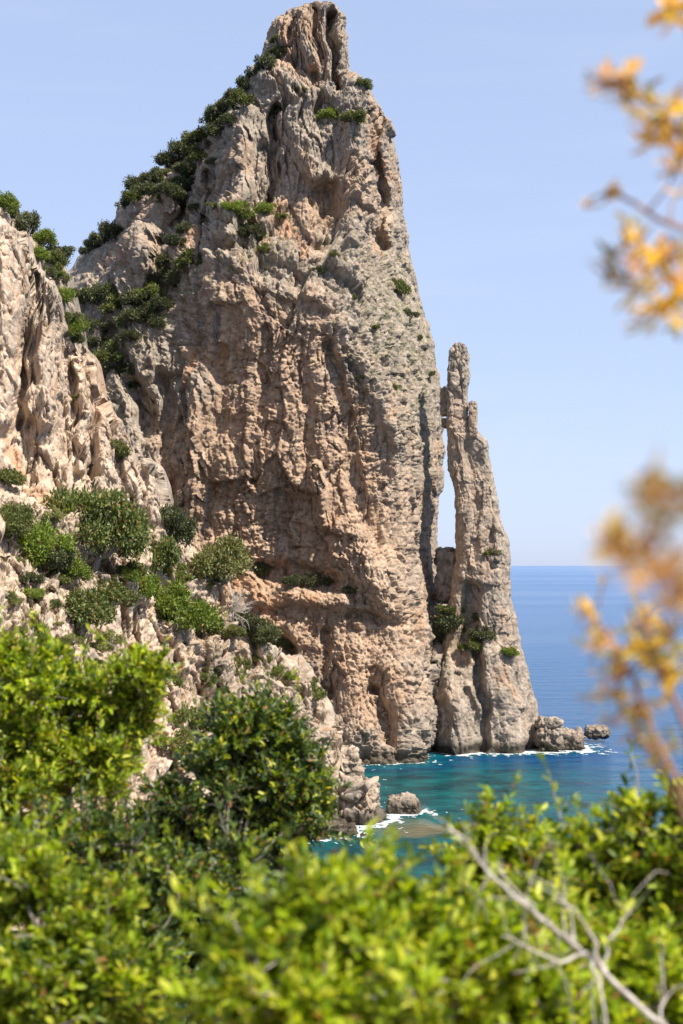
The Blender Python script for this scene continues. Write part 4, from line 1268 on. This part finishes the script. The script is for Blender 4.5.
# ---------------- the yellow spurge hanging into the picture at the seaward side
def spurge(seed, label, stems, base):
    r = np.random.default_rng(seed)
    bz = float(bank_z(np.array(base[0]), np.array(base[1])))
    org = np.array([base[0], base[1], bz])
    root = empty('spurge_shrub', tuple(org))
    tag(root, label, 'spurge', 'yellow spurge beside the viewer')
    hub = np.array([0, 0, 0.25])
    for (path, Y, clusters) in stems:
        pp = np.array([at(x, y, Y) - org for x, y in path])
        full = np.vstack([hub[None], hub + (pp[0] - hub) * 0.5 + np.array([0.05, 0, 0.1]), pp])
        full = smooth_path(full, 4)
        V, Fq = tube(full, np.linspace(0.008, 0.0025, len(full)), 6)
        st = mesh_np('stem', V, [Fq], M_STEM, root, smooth=True)
        more = []
        for (cx_, cy_, n, size, sort) in clusters:
            pxs = size / Y * F
            for q in range(1):
                more.append((cx_ + r.normal() * pxs * 0.75, cy_ + r.normal() * pxs * 0.75, max(6, n // 2), size * r.uniform(0.55, 0.9), r.choice(['olive', 'green', 'yellow', 'green', sort, sort])))
        for (cx_, cy_, n, size, sort) in list(clusters) + more:
            c = at(cx_, cy_, Y + r.normal() * 0.05) - org
            q = full[np.argmin(((full - c) ** 2).sum(1))]
            tw, tf = tube(bend(q, c, r, 5, 0.1), np.linspace(0.0022, 0.0014, 5), 5)
            axis = unit(c - q + np.array([0, 0, 0.03]))
            n = max(6, int(n * 0.72))
            d = unit(r.normal(size=(n, 3)) + axis * 0.6)
            p0 = c - axis * size * 0.7 * r.random((n, 1))
            ln = size * r.uniform(0.6, 1.45, n)
            nor = unit(r.normal(size=(n, 3)) + axis)
            V, Fq = leaf_geo(p0, d, nor, ln, ln * (0.155 if sort != 'flower' else 0.55))
            mat = {'yellow': M_YEL, 'orange': M_ORA, 'flower': M_PEACH, 'rust': M_RUST, 'green': M_YG, 'olive': M_OLIVE}[sort]
            lf = mesh_np('flower_head' if sort == 'flower' else 'leaf_rosette', V, [Fq], mat, root)
            mesh_np('twig', tw, [tf], M_STEM, lf)
    return root


spurge(1, 'yellow and orange spurge hanging high into the sky, out of focus', [
    ([(760, 330), (720, 200), (680, 130), (630, 85), (600, 80)], 2.0, [(590, 78, 10, .018, 'olive'), (594, 88, 10, .018, 'orange'), (614, 98, 9, .022, 'olive'), (604, 76, 14, .024, 'orange'), (628, 72, 14, .026, 'flower'), (640, 92, 18, .034, 'yellow'), (655, 112, 22, .042, 'green'), (668, 105, 20, .04, 'yellow'), (648, 126, 14, .03, 'orange'), (678, 128, 20, .04, 'yellow'), (664, 135, 14, .034, 'orange'), (686, 155, 18, .04, 'orange'), (632, 98, 10, .03, 'green')]),
    ([(760, 140), (710, 50), (672, 12)], 2.0, [(668, 6, 16, .03, 'flower'), (680, 18, 20, .036, 'yellow'), (678, 4, 16, .03, 'orange')]),
    ([(760, 300), (710, 240), (660, 220), (614, 190)], 2.05, [(612, 188, 16, .019, 'flower'), (587, 202, 12, .013, 'flower'), (675, 165, 14, .03, 'orange')]),
    ([(770, 420), (720, 340), (680, 290), (640, 240), (622, 225)], 1.9, [(626, 222, 16, .03, 'green'), (640, 240, 18, .034, 'yellow'), (654, 250, 20, .036, 'orange'), (634, 262, 16, .032, 'orange'), (668, 260, 18, .036, 'rust'), (648, 275, 18, .036, 'yellow'), (636, 290, 14, .034, 'yellow'), (664, 300, 26, .042, 'yellow'), (660, 312, 20, .036, 'yellow'), (680, 285, 18, .036, 'orange'), (612, 255, 10, .03, 'olive'), (618, 280, 8, .032, 'olive'), (678, 320, 16, .034, 'green'), (684, 250, 16, .03, 'green')]),
], (1.2, 2.0))
spurge(2, 'heavily blurred spurge spray crossing the horizon, nearest of the yellow ones', [
    ([(800, 700), (740, 560), (690, 500), (650, 470)], 1.12, [(636, 488, 10, .024, 'olive'), (655, 470, 10, .022, 'green'), (676, 484, 10, .024, 'olive'), (660, 500, 10, .024, 'olive'), (652, 505, 8, .022, 'rust'), (644, 512, 10, .024, 'rust'), (668, 510, 10, .024, 'olive')]),
    ([(800, 760), (740, 640), (690, 590), (640, 550), (610, 535)], 1.15, [(612, 532, 16, .022, 'flower'), (628, 545, 18, .024, 'flower'), (638, 556, 14, .024, 'orange'), (652, 578, 14, .026, 'orange'), (668, 594, 14, .026, 'rust'), (660, 560, 10, .024, 'rust'), (648, 545, 10, .024, 'rust'), (676, 560, 10, .024, 'olive'), (646, 524, 8, .022, 'olive'), (690, 575, 10, .024, 'flower')]),
], (0.75, 1.15))
spurge(3, 'yellow spurge spray in front of the sea, above the green bush', [
    ([(740, 900), (690, 800), (655, 740), (640, 690), (618, 650), (590, 615)], 2.1, [(580, 605, 14, .022, 'yellow'), (592, 612, 18, .026, 'yellow'), (588, 645, 14, .026, 'green'), (602, 640, 16, .028, 'orange'), (612, 655, 14, .028, 'green'), (598, 670, 14, .028, 'green'), (600, 695, 12, .026, 'yellow'), (590, 700, 10, .024, 'green')]),
    ([(760, 880), (700, 760), (670, 690), (650, 640), (640, 610)], 2.1, [(640, 608, 18, .030, 'yellow'), (652, 622, 22, .034, 'yellow'), (638, 632, 24, .036, 'green'), (660, 640, 22, .036, 'yellow'), (646, 655, 24, .038, 'green'), (630, 648, 18, .034, 'yellow'), (668, 660, 20, .036, 'green'), (655, 672, 18, .036, 'yellow'), (676, 640, 18, .034, 'green'), (684, 670, 18, .036, 'yellow'), (620, 668, 12, .03, 'orange')]),
    ([(740, 900), (690, 820), (660, 770), (640, 730), (620, 700)], 2.15, [(622, 700, 16, .03, 'yellow'), (636, 706, 18, .03, 'yellow'), (648, 700, 16, .03, 'yellow'), (626, 716, 14, .028, 'yellow'), (640, 726, 12, .03, 'olive'), (655, 765, 8, .03, 'green'), (650, 742, 8, .03, 'olive'), (675, 745, 8, .03, 'green'), (620, 690, 8, .02, 'yellow')]),
], (1.3, 2.3))
